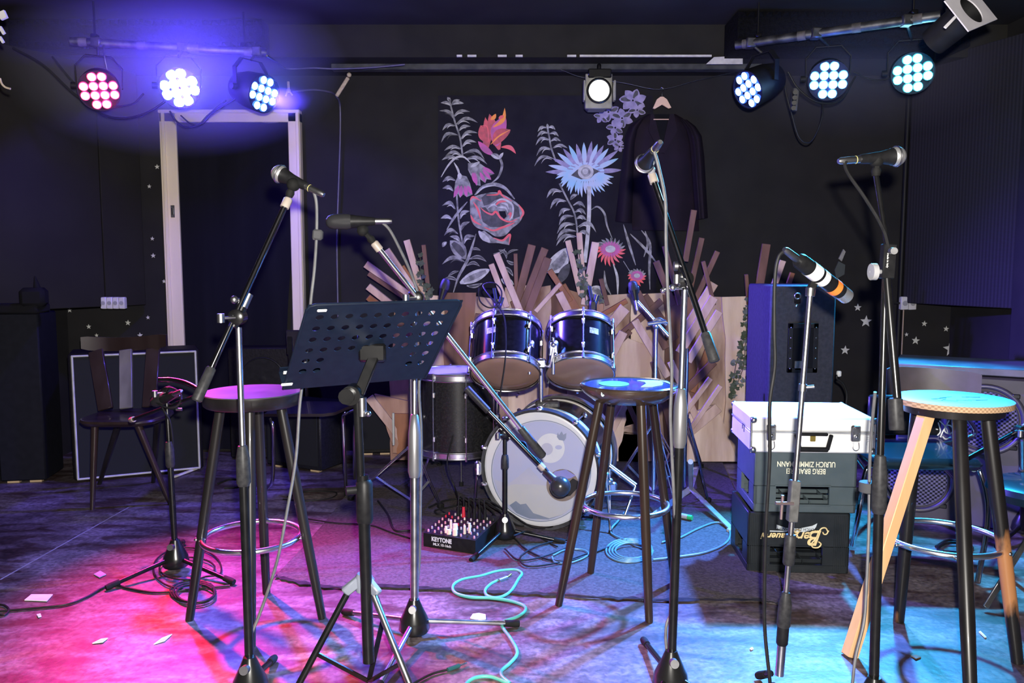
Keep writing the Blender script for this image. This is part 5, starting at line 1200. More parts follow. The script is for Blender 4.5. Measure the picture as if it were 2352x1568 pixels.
# ================================================================== CABINETS
TOLEX = mat('black_tolex', (.006,.0055,.006), (.010,.009,.010), 80, rough=.6, bump=.5)
GCL = pattern_mat('charcoal_grille_cloth', (.016,.017,.02), (.010,.011,.013), 'grid', 900, rough=.85, bump=.3, dist=.001)
PIPE = mat('white_piping', (.4,.4,.41), (.3,.3,.31), 20, rough=.5)
f0 = F(176,1110); f1 = F(462,1082); d = (f1-f0); wd = d.length; d.normalize(); bk = Vector((-d.y, d.x, 0)); H = .70
t = thing('speaker_cabinet', 'large black speaker cabinet with white piping behind the wooden chair', 'speaker', (f0+f1)/2+bk*.17)
R = Matrix((d, bk, V(0,0,1))).transposed(); cc = (f0+f1)/2
MB().box(cc+bk*.14+V(0,0,H/2+.012), (wd+.03,.26,H), R, b=.012).build('body', TOLEX, t)
MB().box(cc+bk*.008+V(0,0,H/2+.01), (wd-.02,.012,H-.03), R, b=.003).build('grille', GCL, t)
g = MB(); c_ = [cc-d*(wd/2-.008)+V(0,0,.022), cc+d*(wd/2-.008)+V(0,0,.022), cc+d*(wd/2-.008)+V(0,0,H-.002), cc-d*(wd/2-.008)+V(0,0,H-.002)]
for i in range(4): g.cyl(c_[i], c_[(i+1) % 4], .0062, n=10).ball(c_[i], .0062, 10, 6)
g.build('piping', PIPE, t)
tag(MB().bar(F(396,1100)+V(0,0,.01), F(452,1080)+V(0,0,.012), .012, .010).build('wooden_wedge', mat('pale_wedge_wood', (.6,.58,.48), rough=.6), smooth=False), 'pale wedge under the right corner of the piped speaker cabinet', 'wedge')
def cab(name, label, fa, fb, h, depth, mats, front_inset=True, cone=None, grille=GCL, feet=None):
    d = (fb-fa); w = d.length; d = d.normalized(); bk = Vector((-d.y, d.x, 0)); c = (fa+fb)/2
    R = Matrix((d, bk, V(0,0,1))).transposed()
    t = thing(name, label, 'speaker', c+bk*(depth/2))
    MB().box(c+bk*(depth/2)+V(0,0,h/2+.012), (w,depth,h), R, b=.008).build('body', mats, t)
    if front_inset: MB().box(c-bk*.002+V(0,0,h/2+.012), (w-.04,.01,h-.05), R, b=.002).build('grille', grille, t)
    for (x, z, r) in (cone or []):
        p = c+d*x+V(0,0,z)-bk*.008; MB().torus(p, bk, r, .006, 40, 8).lathe([(0,r),(.004,r*.9),(.003,r*.3),(-.002,.01)], p-bk*.004, bk, 36).build('speaker_cone', PLAST, t)
    for s_ in (-1, 1): MB().box(c+d*(s_*(w/2-.06))+bk*.03+V(0,0,.006), (.06,.03,.013), R, mi=0).build('foot', mat('bare_wood_foot', (.5,.36,.22), rough=.6), t)
    return t, c, d, bk
cab('guitar_amplifier', 'black guitar amplifier under the cantilever chair seat', F(612,1070), F(738,1087), .38, .24, mat('blue_black_tolex', (.008,.008,.012), (.012,.012,.018), 80, rough=.5, bump=.3))
cab('speaker_cabinet', 'tall black speaker cabinet with a round cone behind the left bar stool', F(530,1056), F(690,1056), .68, .16, TOLEX, cone=[(.0,.50,.13),(.0,.2,.12)], front_inset=False)
cab('guitar_amplifier', 'dark amplifier box with a pale corner strip at the left end of the backdrop', F(822,1046), F(906,1044), .36, .2, TOLEX)
tag(MB().box(P(904,985,4.6), (.012,.02,.19), b=.002).build('corner_strip', mat('pale_metal_strip', (.45,.47,.46), rough=.4)), 'pale vertical strip beside the dark amplifier at the backdrop left end', 'strip')
# dark box far left
cab('speaker_cabinet', 'blue-black speaker cabinet in the shadows at the far left', V(-2.79,4.30,0), V(-2.56,4.34,0), .92, .26, mat('blue_black_box', (.004,.0045,.009), (.006,.0065,.012), 30, rough=.7), front_inset=False)
tag(MB().box((-2.62,4.27,.96), (.26,.16,.05), .1, b=.01).box((-2.52,4.25,1.02), (.12,.12,.10), .3, b=.02).cyl((-2.5,4.25,1.06),(-2.51,4.25,1.13),.02,.004).build('dark_bag', mat('black_bag_cloth', (.006,.006,.008), rough=.9)), 'lumpy black bag on top of the far left speaker cabinet', 'bag')
# tall monitor on the right with rear plate
t = thing('speaker_cabinet', 'tall dark speaker cabinet with recessed rear plate behind the silver case', 'speaker', P(1845,900,4.0))
X0 = P(1768,655,3.9).x; X1 = P(1921,655,3.9).x; ztop = P(1800,654,3.9).z
MB().box(((X0+X1)/2, 3.9+.17, ztop/2), (X1-X0,.34,ztop), .03, b=.008).build('body', mat('dark_grey_textured_paint', (.022,.022,.028), (.032,.032,.04), 60, rough=.6, bump=.4), t)
px0, px1, py0, py1 = 1809, 1878, 742, 856
c0 = P((px0+px1)/2, (py0+py1)/2, 3.888)
wp = (px1-px0)/1850*3.9; hp_ = (py1-py0)/1850*3.9
pl = MB()
for sx in (-1,1): pl.box(c0+V(sx*(wp/2-.012),0,0), (.024,.012,hp_), b=.002)
for sz in (-1,1): pl.box(c0+V(0,0,sz*(hp_/2-.012)), (wp,.012,.024), b=.002)
for sx in (-1,1):
    for k in range(5): pl.ball(c0+V(sx*(wp/2-.012), -.007, -hp_/2+.02+k*(hp_-.04)/4), .0035, 8, 5, mi=1)
pl.box(c0+V(0,.002,0), (wp-.03,.008,hp_-.03), mi=2).build('rear_plate', [PLAST, STEEL, mat('recess_black', (.004,.004,.005), rough=.9)], t)
MB().box(c0+V(-.01,-.003,-.085), (.055,.006,.045), b=.002).build('info_label', mat('dull_label', (.1,.1,.09), rough=.6), t)
MB().box(P(1832,685,3.89), (.03,.012,.05), b=.003).torus(P(1832,680,3.88), (0,1,0), .014, .003, 16, 6, 1).ball(P(1829,702,3.885), .008, 10, 6, 1).build('handle', [BLK, CHRW], t)
cable('black cable curling down beside the tall speaker cabinet', [P(1928,856,4.1),P(1922,868,4.1),P(1936,880,4.1),P(1945,905,4.1),P(1942,940,4.1)], .006)
tag(MB().box(P(1927,858,4.1), (.02,.02,.03), .4, b=.004).build('plug', WHITE), 'white plug on the cable beside the tall speaker cabinet', 'plug')
# right counter and organ-type cabinet with round grilles
BLUP = mat('scuffed_grey_violet_light', (.035,.03,.06), (.055,.045,.09), 7, rough=.55, bump=.3)  # violet of the stage light tinted into the cabinet's grey
A0 = P(2058,850,3.72); A1 = P(2420,866,3.42)
A0.z = A1.z = .70
d = (A1-A0).normalized(); bk = Vector((-d.y, d.x, 0)); R = Matrix((d, bk, V(0,0,1))).transposed(); wd = (A1-A0).length
o = MB().box((A0+A1)/2+bk*.17+V(0,0,.02), (wd+.02,.42,.035), R, b=.004).build('counter_board', mat('blue_grey_counter', (.04,.04,.06), (.09,.085,.12), 8, rough=.5, bump=.2))
tag(o, 'long grey board lying on the grilled speaker cabinet at the right', 'board')
t = thing('speaker_cabinet', 'purple-lit cabinet with round mesh grilles under the board on the right', 'speaker', V(((A0+A1)/2).x, ((A0+A1)/2).y+.2, 0))
fc = (A0+A1)/2; fc.z = 0
MB().box(fc+bk*.19+V(0,0,.345), (wd-.02,.34,.69), R, b=.01).build('body', BLUP, t)
MESHG = pattern_mat('square_mesh_grille', (.12,.11,.2), (.008,.008,.014), 'grid', 330, rough=.4, bump=.5, dist=.003)
for (x, z, r) in ((.06,.50,.15),(-.20,.20,.15),(.42,.5,.15),(.36,.17,.13)):
    p = fc+d*x+V(0,0,z)+bk*.012
    g = MB().torus(p-bk*.008, bk, r, .012, 48, 10).torus(p-bk*.004, bk, r*.86, .004, 48, 8).build('grille_ring', mat('dark_ring_paint', (.05,.045,.07), rough=.4), t)
    MB().lathe([(-.018,.002),(-.016,r*.4),(-.006,r*.88)], p, bk, 44, caps=False).build('mesh', MESHG, g)
    for k in range(4):
        a = PI/4+k*PI/2; MB().box(p+d*(math.cos(a)*(r+.012))+V(0,0,math.sin(a)*(r+.012))-bk*.012, (.03,.012,.02), R, b=.003).build('clamp', BLK, g)
# loop of cable under it
cable('coiled black cable on the floor behind the right bar stool', [F(2150,1255,.008),F(2180,1240,.008),F(2225,1250,.008),F(2230,1262,.008),F(2190,1272,.012),F(2155,1262,.012),F(2175,1246,.014),F(2220,1250,.014),F(2215,1268,.016),F(2165,1266,.016)], .006)

# ================================================================== CRATES AND CASE
CG = mat('slate_crate_plastic', (.05,.07,.078), (.062,.082,.09), 20, rough=.45)
CBL = mat('black_crate_plastic', (.012,.015,.018), (.018,.021,.024), 20, rough=.4)
GOLD = mat('gold_print', (.75,.6,.3), (.65,.5,.24), 40, rough=.5)
WPR = mat('cream_print', (.85,.82,.62), rough=.5)
cw, cd, chh = .385, .30, .238
cyaw = math.radians(-3.5); RC = Matrix.Rotation(cyaw, 3, 'Z')
def crate(label, cx, z0, m, name, win, ribs=False):
    """crate with open handle windows in its front, c = front bottom centre"""
    c = V(cx, 3.02, z0); t = thing('beer_crate', label, 'crate', c+RC@V(0,cd/2,0))
    def L(x, y, z): return c+RC@V(x, y, z)
    def bx(mb, x0, x1, y0, y1, z0_, z1, mi=0, b=.003): mb.box(L((x0+x1)/2,(y0+y1)/2,(z0_+z1)/2), (x1-x0,y1-y0,z1-z0_), cyaw, mi, b)
    (wx0, wx1, wz0, wz1) = win; th_ = .012; mb = MB()
    for yy in (0, cd-th_):
        bx(mb, -cw/2, cw/2, yy, yy+th_, 0, wz0); bx(mb, -cw/2, cw/2, yy, yy+th_, wz1, chh)
        bx(mb, -cw/2, wx0, yy, yy+th_, wz0, wz1, b=0); bx(mb, wx1, cw/2, yy, yy+th_, wz0, wz1, b=0)
    for xx in (-cw/2, cw/2-th_):
        bx(mb, xx, xx+th_, 0, cd, 0, wz0); bx(mb, xx, xx+th_, 0, cd, wz1, chh); bx(mb, xx, xx+th_, 0, cd*.28, wz0, wz1, b=0); bx(mb, xx, xx+th_, cd*.72, cd, wz0, wz1, b=0)
    bx(mb, -cw/2+.01, cw/2-.01, .01, cd-.01, 0.002, .014) if ribs else bx(mb, -cw/2+.01, cw/2-.01, .01, cd-.01, chh-.014, chh-.002)
    for k in range(1, 5): bx(mb, -cw/2+k*cw/5-.002, -cw/2+k*cw/5+.002, .06, cd-.06, .014, .03)
    for k in range(1, 4): bx(mb, -cw/2+.012, cw/2-.012, k*cd/4-.002, k*cd/4+.002, .014, .03)
    for (x0, x1, z0_, z1) in ((wx0-.005,wx1+.005,wz0-.006,wz0),(wx0-.005,wx1+.005,wz1,wz1+.006)): bx(mb, x0, x1, -.003, .004, z0_, z1, b=.001)
    if ribs:
        for k in range(8):
            for sx in (-1, 1): x = sx*(cw/2-.008-k*.007); bx(mb, x-.0015, x+.0015, -.002, .002, .01, chh-.01, b=0)
    mb.build('body', m, t)
    return t, L
t, L = crate('black beer crate with gold script lettering, standing on the floor under the grey crate', P(1835,1335,3.02).x-.008, 0.0, CBL, '', (-.106,.093,.033,.104), True)
lm = MB()
def TM(x, z, ang=PI): return frame(L(x,-.004,z), RC@V(math.cos(ang),0,math.sin(ang)), RC@V(-math.sin(ang),0,math.cos(ang)))
text_into(lm, 'B', .085, TM(.065,.145), 0, shear=.3, extrude=.0008, bold=.0012)
text_into(lm, 'erg', .052, TM(.015,.148), 0, shear=.35, extrude=.0008, bold=.001)
text_into(lm, 'brauerei', .036, TM(-.078,.147), 0, shear=.35, extrude=.0008, bold=.0008)
lm.tube([L(.108,-.004,.170),L(.10,-.004,.182),L(.085,-.004,.180),L(.075,-.004,.165),L(.065,-.004,.14),L(.05,-.004,.12),L(.055,-.004,.105),L(.075,-.004,.105),L(.085,-.004,.118),L(.075,-.004,.128)], .0028, n=6, mi=0)
lm.tube([L(.112,-.004,.172),L(.104,-.004,.158),L(.094,-.004,.158),L(.09,-.004,.166)], .0025, n=6, mi=0)
rb_ = [L(x,-.0042,z) for x, z in ((-.085,.192),(-.05,.180),(0,.178),(.05,.19),(.068,.200),(.064,.186),(.058,.176),(.02,.165),(-.04,.166),(-.085,.176))]
lm.slab(rb_, RC@V(0,-.0006,0), 1)
text_into(lm, 'ULRICH ZIMMERMANN', .0145, TM(-.008,.175), 2, extrude=.0010)
lm.slab([L(x,-.0042,z) for x, z in ((-.11,.168),(-.045,.168),(-.045,.164),(-.11,.164))], RC@V(0,-.0006,0), 1)
lm.build('lettering', [GOLD, mat('silver_print', (.55,.6,.62), rough=.5), BLK], t, smooth=False)
t, L = crate('grey-blue beer crate with upside-down cream block lettering, under the silver case', P(1849,1190,3.02).x-.004, .239, CG, '', (-.109,.092,.033,.102), False)
lm = MB()
def fit_text(body, w, h, x, z, mi):
    tmp = MB(); text_into(tmp, body, 1.0, Matrix.Identity(4), 0, extrude=0, bold=.012)
    xs = [v.x for v in tmp.v]; ys = [v.y for v in tmp.v]; sx = w/(max(xs)-min(xs)); sy = h/(max(ys)-min(ys)); M = TM(x, z)
    lm.add([M @ V((v.x-(max(xs)+min(xs))/2)*sx, (v.y-(max(ys)+min(ys))/2)*sy, .0006) for v in tmp.v], tmp.f, mi)
fit_text('ULRICH ZIMMERMANN', .217, .0215, 0, .190, 0)
fit_text('BERG BRAUEREI', .146, .0215, 0, .163, 0)
lm.build('lettering', [WPR], t, smooth=False)
ALU = mat('white_aluminium_case', (.78,.78,.76), (.7,.7,.69), 8, rough=.4, metal=.0)
ALUR = mat('aluminium_edge', (.75,.76,.78), (.6,.6,.62), 10, rough=.3, metal=.7)
cz = .4785; kw, kd, kh = .455, .36, .137; kyaw = math.radians(-4); RK = Matrix.Rotation(kyaw, 3, 'Z')
kc = V(P(1862,1040,3.0).x, 2.985, cz)
t = thing('flight_case', 'silver-white aluminium case with black handle lying on the crates', 'case', kc+RK@V(0,kd/2,0))
def K(x, y, z): return kc+RK@V(x, y, z)
MB().box(K(0,kd/2,kh*.29), (kw,kd,kh*.56), kyaw, b=.006).build('base_shell', ALU, t)
MB().box(K(0,kd/2,kh*.80), (kw,kd,kh*.39), kyaw, b=.006).build('lid', ALU, t)
MB().box(K(0,kd/2,kh*.585), (kw+.004,kd+.004,.008), kyaw, b=.002).build('closing_rim', ALUR, t)
cbm = MB()
for x in (-1,1):
    for z in (.012, kh-.012):
        for y in (0,kd): cbm.ball(K(x*(kw/2-.008), y, z), .013, 14, 8)
    cbm.cyl(K(x*(kw/2),0,.0), K(x*(kw/2),0,kh), .004)
cbm.build('corner_ball', CHRW, t)
for x in (-.155, .155):
    lt_ = MB().box(K(x,-.006,kh*.58), (.036,.012,.062), kyaw, b=.005).box(K(x,-.013,kh*.66), (.028,.006,.022), kyaw, b=.002).ball(K(x,-.014,kh*.5), .008, 10, 6).cyl(K(x-.008,-.014,kh*.78), K(x+.008,-.014,kh*.78), .004).build('latch', CHRW, t)
    MB().tube([K(x-.01,-.012,kh*.34),K(x-.011,-.014,kh*.18),K(x,-.014,kh*.12),K(x+.011,-.014,kh*.18),K(x+.01,-.012,kh*.34)], .0017, n=6).build('latch_loop', CHRW, lt_)
hb = MB().bar(K(-.052,-.012,kh*.555), K(.052,-.012,kh*.555), .012, .01, bev=.003, roll=(0,0,1))
hb.bar(K(-.065,-.012,kh*.55), K(-.05,-.016,kh*.13), .014, .012, bev=.003).bar(K(.065,-.012,kh*.55), K(.05,-.016,kh*.13), .014, .012, bev=.003).bar(K(-.054,-.016,kh*.14), K(.054,-.016,kh*.14), .018, .013, bev=.004, roll=(0,0,1))
hb.build('handle', PLAST, t)
MB().box(K(0,-.003,kh*.42), (.02,.005,.022), kyaw, b=.002).build('lock_plate', mat('brass', (.6,.42,.1), rough=.3, metal=.9), t)
lm = MB(); text_into(lm, 'MIC', .028, frame(K(.205,-.0005,kh*.42), RK@V(0,0,-1), RK@V(1,0,0)), extrude=.0004); lm.build('lettering', mat('faint_pencil', (.6,.6,.6)), t, smooth=False)
lm = MB(); lm.tube([K(-kw/2-.001,.12,kh*.6), K(-kw/2-.001,.12,kh*.4)], .0015, smooth=False).tube([K(-kw/2-.001,.10,kh*.6), K(-kw/2-.001,.15,kh*.6)], .0015, smooth=False).tube([K(-kw/2-.001,.15,kh*.6), K(-kw/2-.001,.15,kh*.45)], .0015, smooth=False).build('side_marking', BLK, t)

# ================================================================== MIXER
m0 = F(973,1257); m1_ = F(1092,1276); d = (m1_-m0).normalized(); bk = Vector((-d.y, d.x, 0)); wd = (m1_-m0).length; R = Matrix((d, bk, V(0,0,1))).transposed()
mo = (m0+m1_)/2+V(0,0,.006)
t = thing('mixing_desk', 'small black mixing desk full of knobs and plugs beside the bass drum', 'mixer', mo+bk*.12)
def MX(x, y, z): return mo+d*x+bk*y+V(0,0,z)
hF, hB, dep = .058, .085, .25
mb = MB(); vs = [MX(-wd/2,0,0),MX(wd/2,0,0),MX(wd/2,dep,0),MX(-wd/2,dep,0),MX(-wd/2,0,hF),MX(wd/2,0,hF),MX(wd/2,dep,hB),MX(-wd/2,dep,hB)]
mb.add(vs, [(0,3,2,1),(0,1,5,4),(1,2,6,5),(2,3,7,6),(3,0,4,7),(4,5,6,7)]).build('body', PLAST, t, smooth=False)
km = [mat('knob_red', (.5,.02,.04), rough=.4), mat('knob_cream', (.7,.64,.5), rough=.4), mat('knob_pink', (.6,.3,.35), rough=.4), mat('knob_black', (.02,.02,.02), rough=.4), mat('knob_grey', (.4,.38,.36), rough=.4)]
r_ = random.Random(8)
for i in range(8):
    for j in range(7):
        x = -wd/2+.014+i*(wd-.028)/7; y = .018+j*.031; z = hF+(hB-hF)*y/dep; mi = r_.choice((0,2,4,4,1) if i < 4 else (4,4,1,3,2)); rad_ = .0045
        MB().cyl(MX(x,y,z), MX(x,y,z+.010), rad_, rad_*.8, n=10).build('knob', km[mi], t)
for (x, y, r, h) in ((-.03,.03,.0065,.028),(-.012,.022,.010,.02),(.018,.02,.011,.026),(-.002,.06,.012,.03),(.05,.045,.006,.034),(.065,.06,.0065,.042),(-.028,.07,.006,.04)):
    z = hF+(hB-hF)*y/dep; MB().cyl(MX(x,y,z), MX(x,y,z+h), r, r*.85, n=14).build('knob', km[1], t)
for i in range(6):
    x = -.06+i*.026; z = hB-.01; MB().cyl(MX(x,.2,z), MX(x,.2,z+.05), .009, .006, n=12).build('plug', km[0] if i == 1 else PLAST, t)
    cable('dark cable plugged into the mixing desk, plug %s from its left' % ('first','second','third','fourth','fifth','sixth')[i], [MX(x,.2,z+.045), MX(x,.21,z+.09), MX(x-.02+.015*i,.30,.10), MX(x-.12+.06*i,.38,.01), MX(x-.22+.10*i,.44+.03*i,.012)], .0035)
lm = MB()
M = frame(MX(-.035,-.0008,.038), d, V(0,0,1))
tmp = MB(); text_into(tmp, 'KEYTONE', 1.0, Matrix.Identity(4), 0, extrude=0, bold=.05)
xs = [v.x for v in tmp.v]; ys = [v.y for v in tmp.v]; sx = .095/(max(xs)-min(xs)); sy = .02/(max(ys)-min(ys))
lm.add([M @ V((v.x-(max(xs)+min(xs))/2)*sx, (v.y-(max(ys)+min(ys))/2)*sy, 0) for v in tmp.v], tmp.f, 0)
M = frame(MX(-.033,-.0008,.016), d, V(0,0,1)); text_into(lm, 'MLX 10-16ch', .0155, M, 0, extrude=.0003, bold=.0004)
lm.build('lettering', [mat('lilac_white_print', (.6,.6,.66), rough=.5)], t, smooth=False)

# ================================================================== CABLES ON THE FLOOR AND ON STANDS
def fl(pts, z=.006): return [F(x, y, z) for x, y in pts]
TEAL = mat('teal_cable', (.06,.36,.28), (.08,.4,.32), 30, rough=.45)
tc_ = thing('instrument_cable', 'teal instrument cable snaking across the floor from its plug to the front', 'cable', F(1160,1400))
MB().tube(fl([(1150,1330),(1128,1340),(1114,1355),(1120,1368),(1145,1372),(1172,1358),(1190,1330),(1198,1316),(1180,1308),(1140,1312),(1105,1322),(1060,1331),(1040,1345),(1046,1361),(1080,1371),(1125,1373),(1170,1379),(1202,1390),(1206,1402),(1188,1416),(1154,1428),(1154,1440),(1170,1462),(1185,1488),(1186,1505),(1170,1524),(1152,1540),(1154,1554),(1170,1570),(1130,1554),(1095,1555),(1072,1568),(1060,1590)], .007), .0055, n=10).build('cable', TEAL, tc_)
MB().cyl(F(1146,1333,.009), F(1164,1326,.009), .008, n=12).cyl(F(1164,1326,.009), F(1174,1318,.010), .0035, n=10, mi=1).build('jack_plug', [mat('blue_grey_plug', (.2,.3,.35), rough=.3, metal=.6), mat('brass', (.6,.42,.1))], tc_)
jc = thing('instrument_cable', 'black instrument cable with jack plug lying at the bottom of the picture', 'cable', F(1000,1545))
MB().tube(fl([(900,1600),(945,1572),(990,1548),(1030,1537)]), .0035).build('cable', CABLE, jc)
MB().cyl(F(1028,1538,.008), F(1055,1528,.008), .0065, n=12).cyl(F(1055,1528,.008), F(1072,1522,.008), .003, n=10, mi=1).build('jack_plug', [mat('teal_black_plug', (.02,.08,.08), rough=.3), CHR], jc)
cable('black cable running left across the floor from the low stand', fl([(-20,1405),(60,1398),(150,1388),(200,1370),(235,1350),(262,1343),(300,1352),(350,1360),(400,1358),(440,1352),(490,1348),(528,1345)]), .0045)
lp = []
for k in range(3):
    for i in range(12):
        a = 2*PI*i/12; lp.append(F(443+(52-4*k)*math.cos(a)+k*3, 1358+(25-2*k)*math.sin(a)+k*2, .006+.005*k))
cable('coil of black cable on the floor by the left bar stool', lp, .0042)
lp = []
for k in range(2):
    for i in range(12):
        a = 2*PI*i/12+.8; lp.append(F(430+(78-14*k)*math.cos(a), 1305+(48-22*k)*math.sin(a), .008+.004*k))
cable('loose loops of black cable around the low stand base', lp, .0035)
cable('short curl of cable at the left edge of the floor', fl([(-10,1410),(10,1412),(20,1400),(10,1390),(-10,1387)]), .004)
cable('grey cable hanging from the left boom microphone down past the music stand', [P(720,437,2.29),P(727,470,2.29),P(727,540,2.29),P(722,620,2.3),P(714,690,2.3),P(705,800,2.32),P(689,925,2.3),P(680,1050,2.28),P(660,1170,2.25),P(636,1290,2.22),P(600,1400,2.2),P(568,1485,2.16),P(566,1560,2.14),P(580,1620,2.14)], .0045, GREYC)
tag(MB().bar(P(731,527,2.285), P(729,551,2.285), .028, .022, bev=.005).ball(P(721,548,2.28), .004).build('cable_clip', mat('grey_black_velcro', (.05,.05,.055), rough=.8)), 'grey clip on the hanging cable in front of the door frame', 'clip')
cable('grey cable from the flat microphone down along the chrome stand', [P(874,508,2.47),P(895,528,2.48),P(920,575,2.5),P(945,630,2.53),P(962,690,2.55),P(966,800,2.56),P(963,900,2.56),P(968,1000,2.57),P(966,1150,2.58),P(963,1300,2.59),P(950,1380,2.56),P(940,1440,2.5),P(935,1560,2.3)], .0045, GREYC)
cable('grey cable running down the middle right microphone stand', [P(1503,348,2.13),P(1512,380,2.13),P(1528,460,2.14),P(1530,560,2.15),P(1535,700,2.16),P(1543,850,2.16),P(1540,960,2.16),P(1546,1100,2.16),P(1552,1250,2.16),P(1550,1380,2.17),P(1530,1440,2.16),P(1538,1520,2.14),P(1585,1590,2.1)], .0045, GREYC)
cable('black cable hanging from the taped microphone in front of the case', [P(1800,577,2.12),P(1788,592,2.12),P(1780,640,2.12),P(1779,760,2.12),P(1780,840,2.12),P(1768,930,2.12),P(1768,1050,2.12),P(1760,1200,2.12),P(1756,1350,2.12),P(1757,1450,2.12),P(1768,1560,2.1),P(1775,1640,2.1)], .005)
cable('black cable curving from the right microphone to the boom clutch', [P(1944,368,2.14),P(1941,382,2.13),P(1952,405,2.12),P(1985,452,2.1),P(2015,500,2.09),P(2032,535,2.09),P(2040,566,2.09)], .0045)
cable('thin cable hanging beside the right stand through a strap', [P(2010,900,2.12),P(2001,1000,2.15),P(1997,1090,2.16),P(1996,1200,2.15),P(1990,1350,2.12),P(1984,1430,2.1),P(1965,1510,2.08),P(1955,1600,2.06)], .0045, GREYC)
tag(MB().lathe([(-.014,.022),(-.012,.024),(.012,.024),(.014,.022)], P(1994,1118,2.155), (0,0,1), 20).bar(P(2004,1118,2.14), P(2020,1118,2.12), .02, .006, roll=(0,0,1)).build('velcro_strap', mat('grey_black_velcro', (.05,.05,.055))), 'dark strap holding the thin cable beside the right stand', 'strap')
BCB = mat('blue_rubber_cable', (.08,.16,.24), (.1,.2,.3), 30, rough=.4)
lp = []
for k in range(4):
    for i in range(12):
        a = 2*PI*i/12; lp.append(F(1446+(54-5*k)*math.cos(a)+k*2, 1264+(27-3*k)*math.sin(a), .010+.004*k))
lp += [F(1405,1225,.012), F(1420,1195,.03), F(1440,1170,.02)]
cable('coil of blue-lit cable on the carpet under the moon painted stool', lp, .0042, BCB)
cable('long blue-lit cable loop reaching toward the silver case', fl([(1500,1285),(1560,1278),(1620,1268),(1665,1248),(1677,1225),(1665,1204),(1640,1200),(1600,1215),(1560,1235),(1520,1245)], .012), .0042, BCB)
cable('black cable crossing the carpet from the mixing desk to the coil', fl([(1130,1200),(1180,1235),(1210,1262),(1260,1285),(1310,1287),(1350,1275),(1400,1255),(1440,1245)], .012), .0042)
cable('black cable looping in front of the bass drum', fl([(1160,1260),(1190,1285),(1240,1280),(1290,1262),(1320,1248),(1290,1240),(1230,1255),(1195,1280),(1215,1300),(1290,1290),(1350,1270)], .014), .0035)
cable('thin blue cable loop at the left rear leg of the moon painted stool', fl([(1270,1275),(1300,1262),(1340,1262),(1350,1275),(1310,1292),(1275,1290),(1268,1278)], .012), .0035, BCB)
cable('dark cable arcing from the bass drum stand base to the right', [F(1180,1230,.06),F(1215,1220,.05),F(1250,1240,.012),F(1280,1255,.012)], .0035)
cable('black cable on the carpet left of the mixing desk', fl([(700,1190),(770,1200),(850,1205),(900,1222),(960,1240)], .012), .0038)
cable('reddish-lit cable from the drum stand to the mixing desk', fl([(868,1150),(890,1180),(905,1215),(940,1218),(975,1215)], .014), .005)
cable('black cable across the carpet behind the mixing desk', fl([(985,1165),(1020,1150),(1060,1145),(1065,1155),(1030,1165),(1000,1172),(1010,1180),(1060,1175)], .014), .005)
cable('cable hanging from the floor tom microphone to the carpet', [P(1040,1000,3.8),P(1028,1050,3.8),P(1030,1080,3.75),P(1045,1120,3.7),F(1058,1160,.02),F(1075,1178,.012)], .0035)
cable('thin black cable under the cantilever chair', fl([(660,1140),(710,1128),(770,1130),(760,1143),(700,1150),(650,1146)]), .0035)
cable('black cable heap behind the left bar stool', fl([(500,1110),(530,1100),(560,1105),(545,1118),(515,1120)]), .005)
tag(MB().cyl(F(1562,1183,.02), F(1580,1187,.02), .012, n=12).cyl(F(1580,1187,.02), F(1590,1189,.02), .012, n=12, mi=1).build('cable_plug', [mat('grey_knob', (.35,.35,.36)), mat('green_plug_ring', (.03,.4,.12), rough=.5)]), 'silver cable plug with a green ring on the carpet right of the moon stool', 'plug')

# ================================================================== CAMERA
cam = bpy.data.cameras.new('camera'); cam.sensor_fit = 'HORIZONTAL'; cam.sensor_width = 36.0; cam.lens = 36.0*FPX/2352.0
cam.clip_start = .05
co = bpy.data.objects.new('camera', cam); COL.objects.link(co); co.location = (0,0,CAMH); co.rotation_euler = (PI/2-TH, 0, 0); S.camera = co

# ================================================================== LIGHT
w = bpy.data.worlds.new('world'); S.world = w; w.use_nodes = True
w.node_tree.nodes['Background'].inputs['Color'].default_value = (.3,.3,.4,1); w.node_tree.nodes['Background'].inputs['Strength'].default_value = .0
def light(name, kind, loc, col, power, aim=None, size=.05, angle=60, blend=.5):
    l = bpy.data.lights.new(name, kind); l.color = col; l.energy = power
    if kind == 'SPOT': l.spot_size = math.radians(angle); l.spot_blend = blend; l.shadow_soft_size = size
    elif kind == 'POINT': l.shadow_soft_size = size
    o = bpy.data.objects.new(name, l); COL.objects.link(o); o.location = loc
    if aim is not None: o.rotation_euler = (Vector(aim)-Vector(loc)).to_track_quat('-Z', 'Y').to_euler()
    return o
light('camera_flash', 'POINT', (.037,-.02,CAMH+.107), (1,.95,.88), 680, size=.02)
def lamp(k, aim, col, power, angle, blend=.6, size=.05):
    C, ax = PAX[k]; loc = C+ax*.03
    return light('lamp_'+k, 'SPOT', loc, col, power, aim, size, angle, blend)
lamp('red', F(650,1400), (1.0,.012,.085), 1600, 46, 1.0)
lamp('wht', F(780,1450), (.16,.06,1.0), 900, 56, 1.0)
lamp('bl1', V(2.3,3.5,.35), (.14,.08,1.0), 2600, 50, .9)
lamp('bl2', V(-1.6,3.4,.0), (.12,.08,1.0), 1100, 46, .8)
lamp('bw', F(1350,1390), (.08,.22,1.0), 2400, 60, .9)
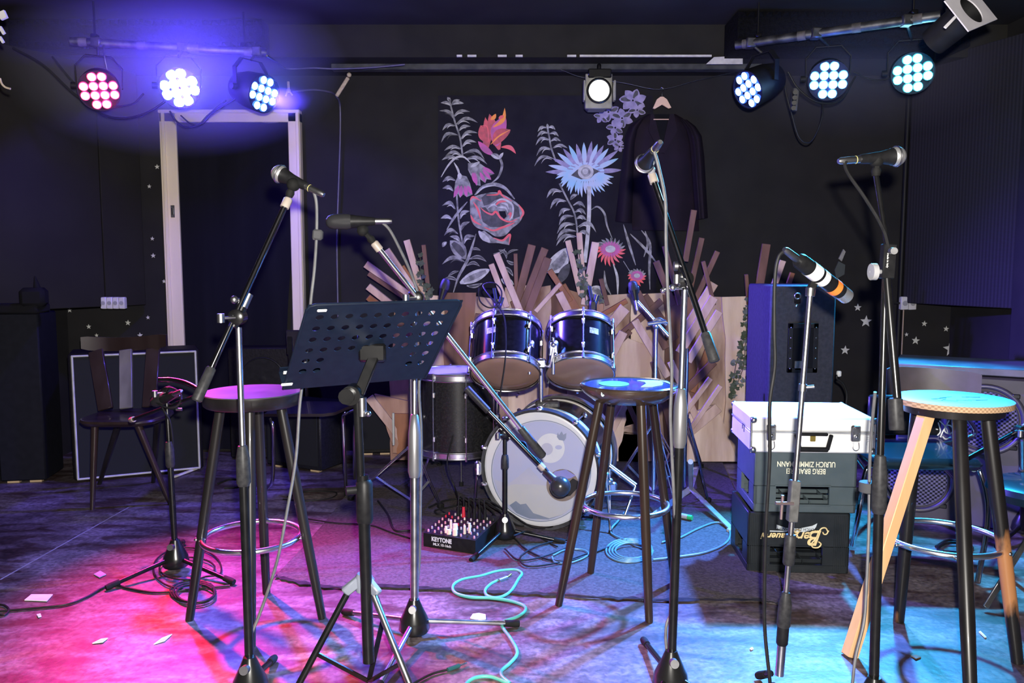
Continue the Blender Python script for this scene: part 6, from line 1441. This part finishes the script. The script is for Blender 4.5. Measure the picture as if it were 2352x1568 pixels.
lamp('cy', F(1950,1480), (.02,.5,1.0), 1150, 76, .6)
light('fresnel_lamp', 'SPOT', P(1376,208,4.5), (1,.98,.9), 15, V(0,2,0), .04, 60, 1)
# stray light off the lamp lenses, caught by haze added partly for lens bloom
def spill(k, col, power):
    C, ax = PAX[k]; light('spill_'+k, 'POINT', C+ax*.13+V(0,0,.03), col, power, size=.05)
spill('wht', (.10,.05,1.0), 80); spill('red', (1,.02,.18), 1.2); spill('bl1', (.06,.05,1), 2.5); spill('bl2', (.06,.04,1), 2); spill('bw', (.03,.12,1), 3.5); spill('cy', (.0,.35,.8), 5)
def haze(label, c, r, dens):
    m = bpy.data.materials.new('bloom_haze'); m.use_nodes = True; nt = m.node_tree; N = nt.nodes; L = nt.links
    N.remove(N['Principled BSDF']); out = [n for n in N if n.type == 'OUTPUT_MATERIAL'][0]
    vs_ = N.new('ShaderNodeVolumeScatter'); vs_.inputs['Color'].default_value = (.6,.6,1,1); tc = N.new('ShaderNodeTexCoord'); mp = N.new('ShaderNodeMapping')  # lamp blue tinted into the scatter colour
    mp.inputs['Scale'].default_value = (1/r[0],1/r[1],1/r[2]); g = N.new('ShaderNodeTexGradient'); g.gradient_type = 'SPHERICAL'
    L.new(tc.outputs['Object'], mp.inputs['Vector']); L.new(mp.outputs['Vector'], g.inputs['Vector'])
    mu = N.new('ShaderNodeMath'); mu.operation = 'MULTIPLY'; mu.inputs[1].default_value = dens; L.new(g.outputs['Fac'], mu.inputs[0])
    L.new(mu.outputs[0], vs_.inputs['Density']); L.new(vs_.outputs[0], out.inputs['Volume'])
    tag(MB().ball(c, r, 32, 20).build('haze', m, origin=c), label, 'haze', kind='stuff')
haze('blue haze added for glow and lens bloom around the left bar lamps', P(400,150,4.5), (.95,.55,.50), 1.9)
haze('faint haze added for glow and lens bloom around the right bar lamps', P(1980,150,4.45), (.8,.5,.40), .4)
S.view_settings.view_transform = 'Standard'; S.view_settings.look = 'None'; S.view_settings.exposure = 0; S.view_settings.gamma = 1; S.view_settings.use_curve_mapping = False
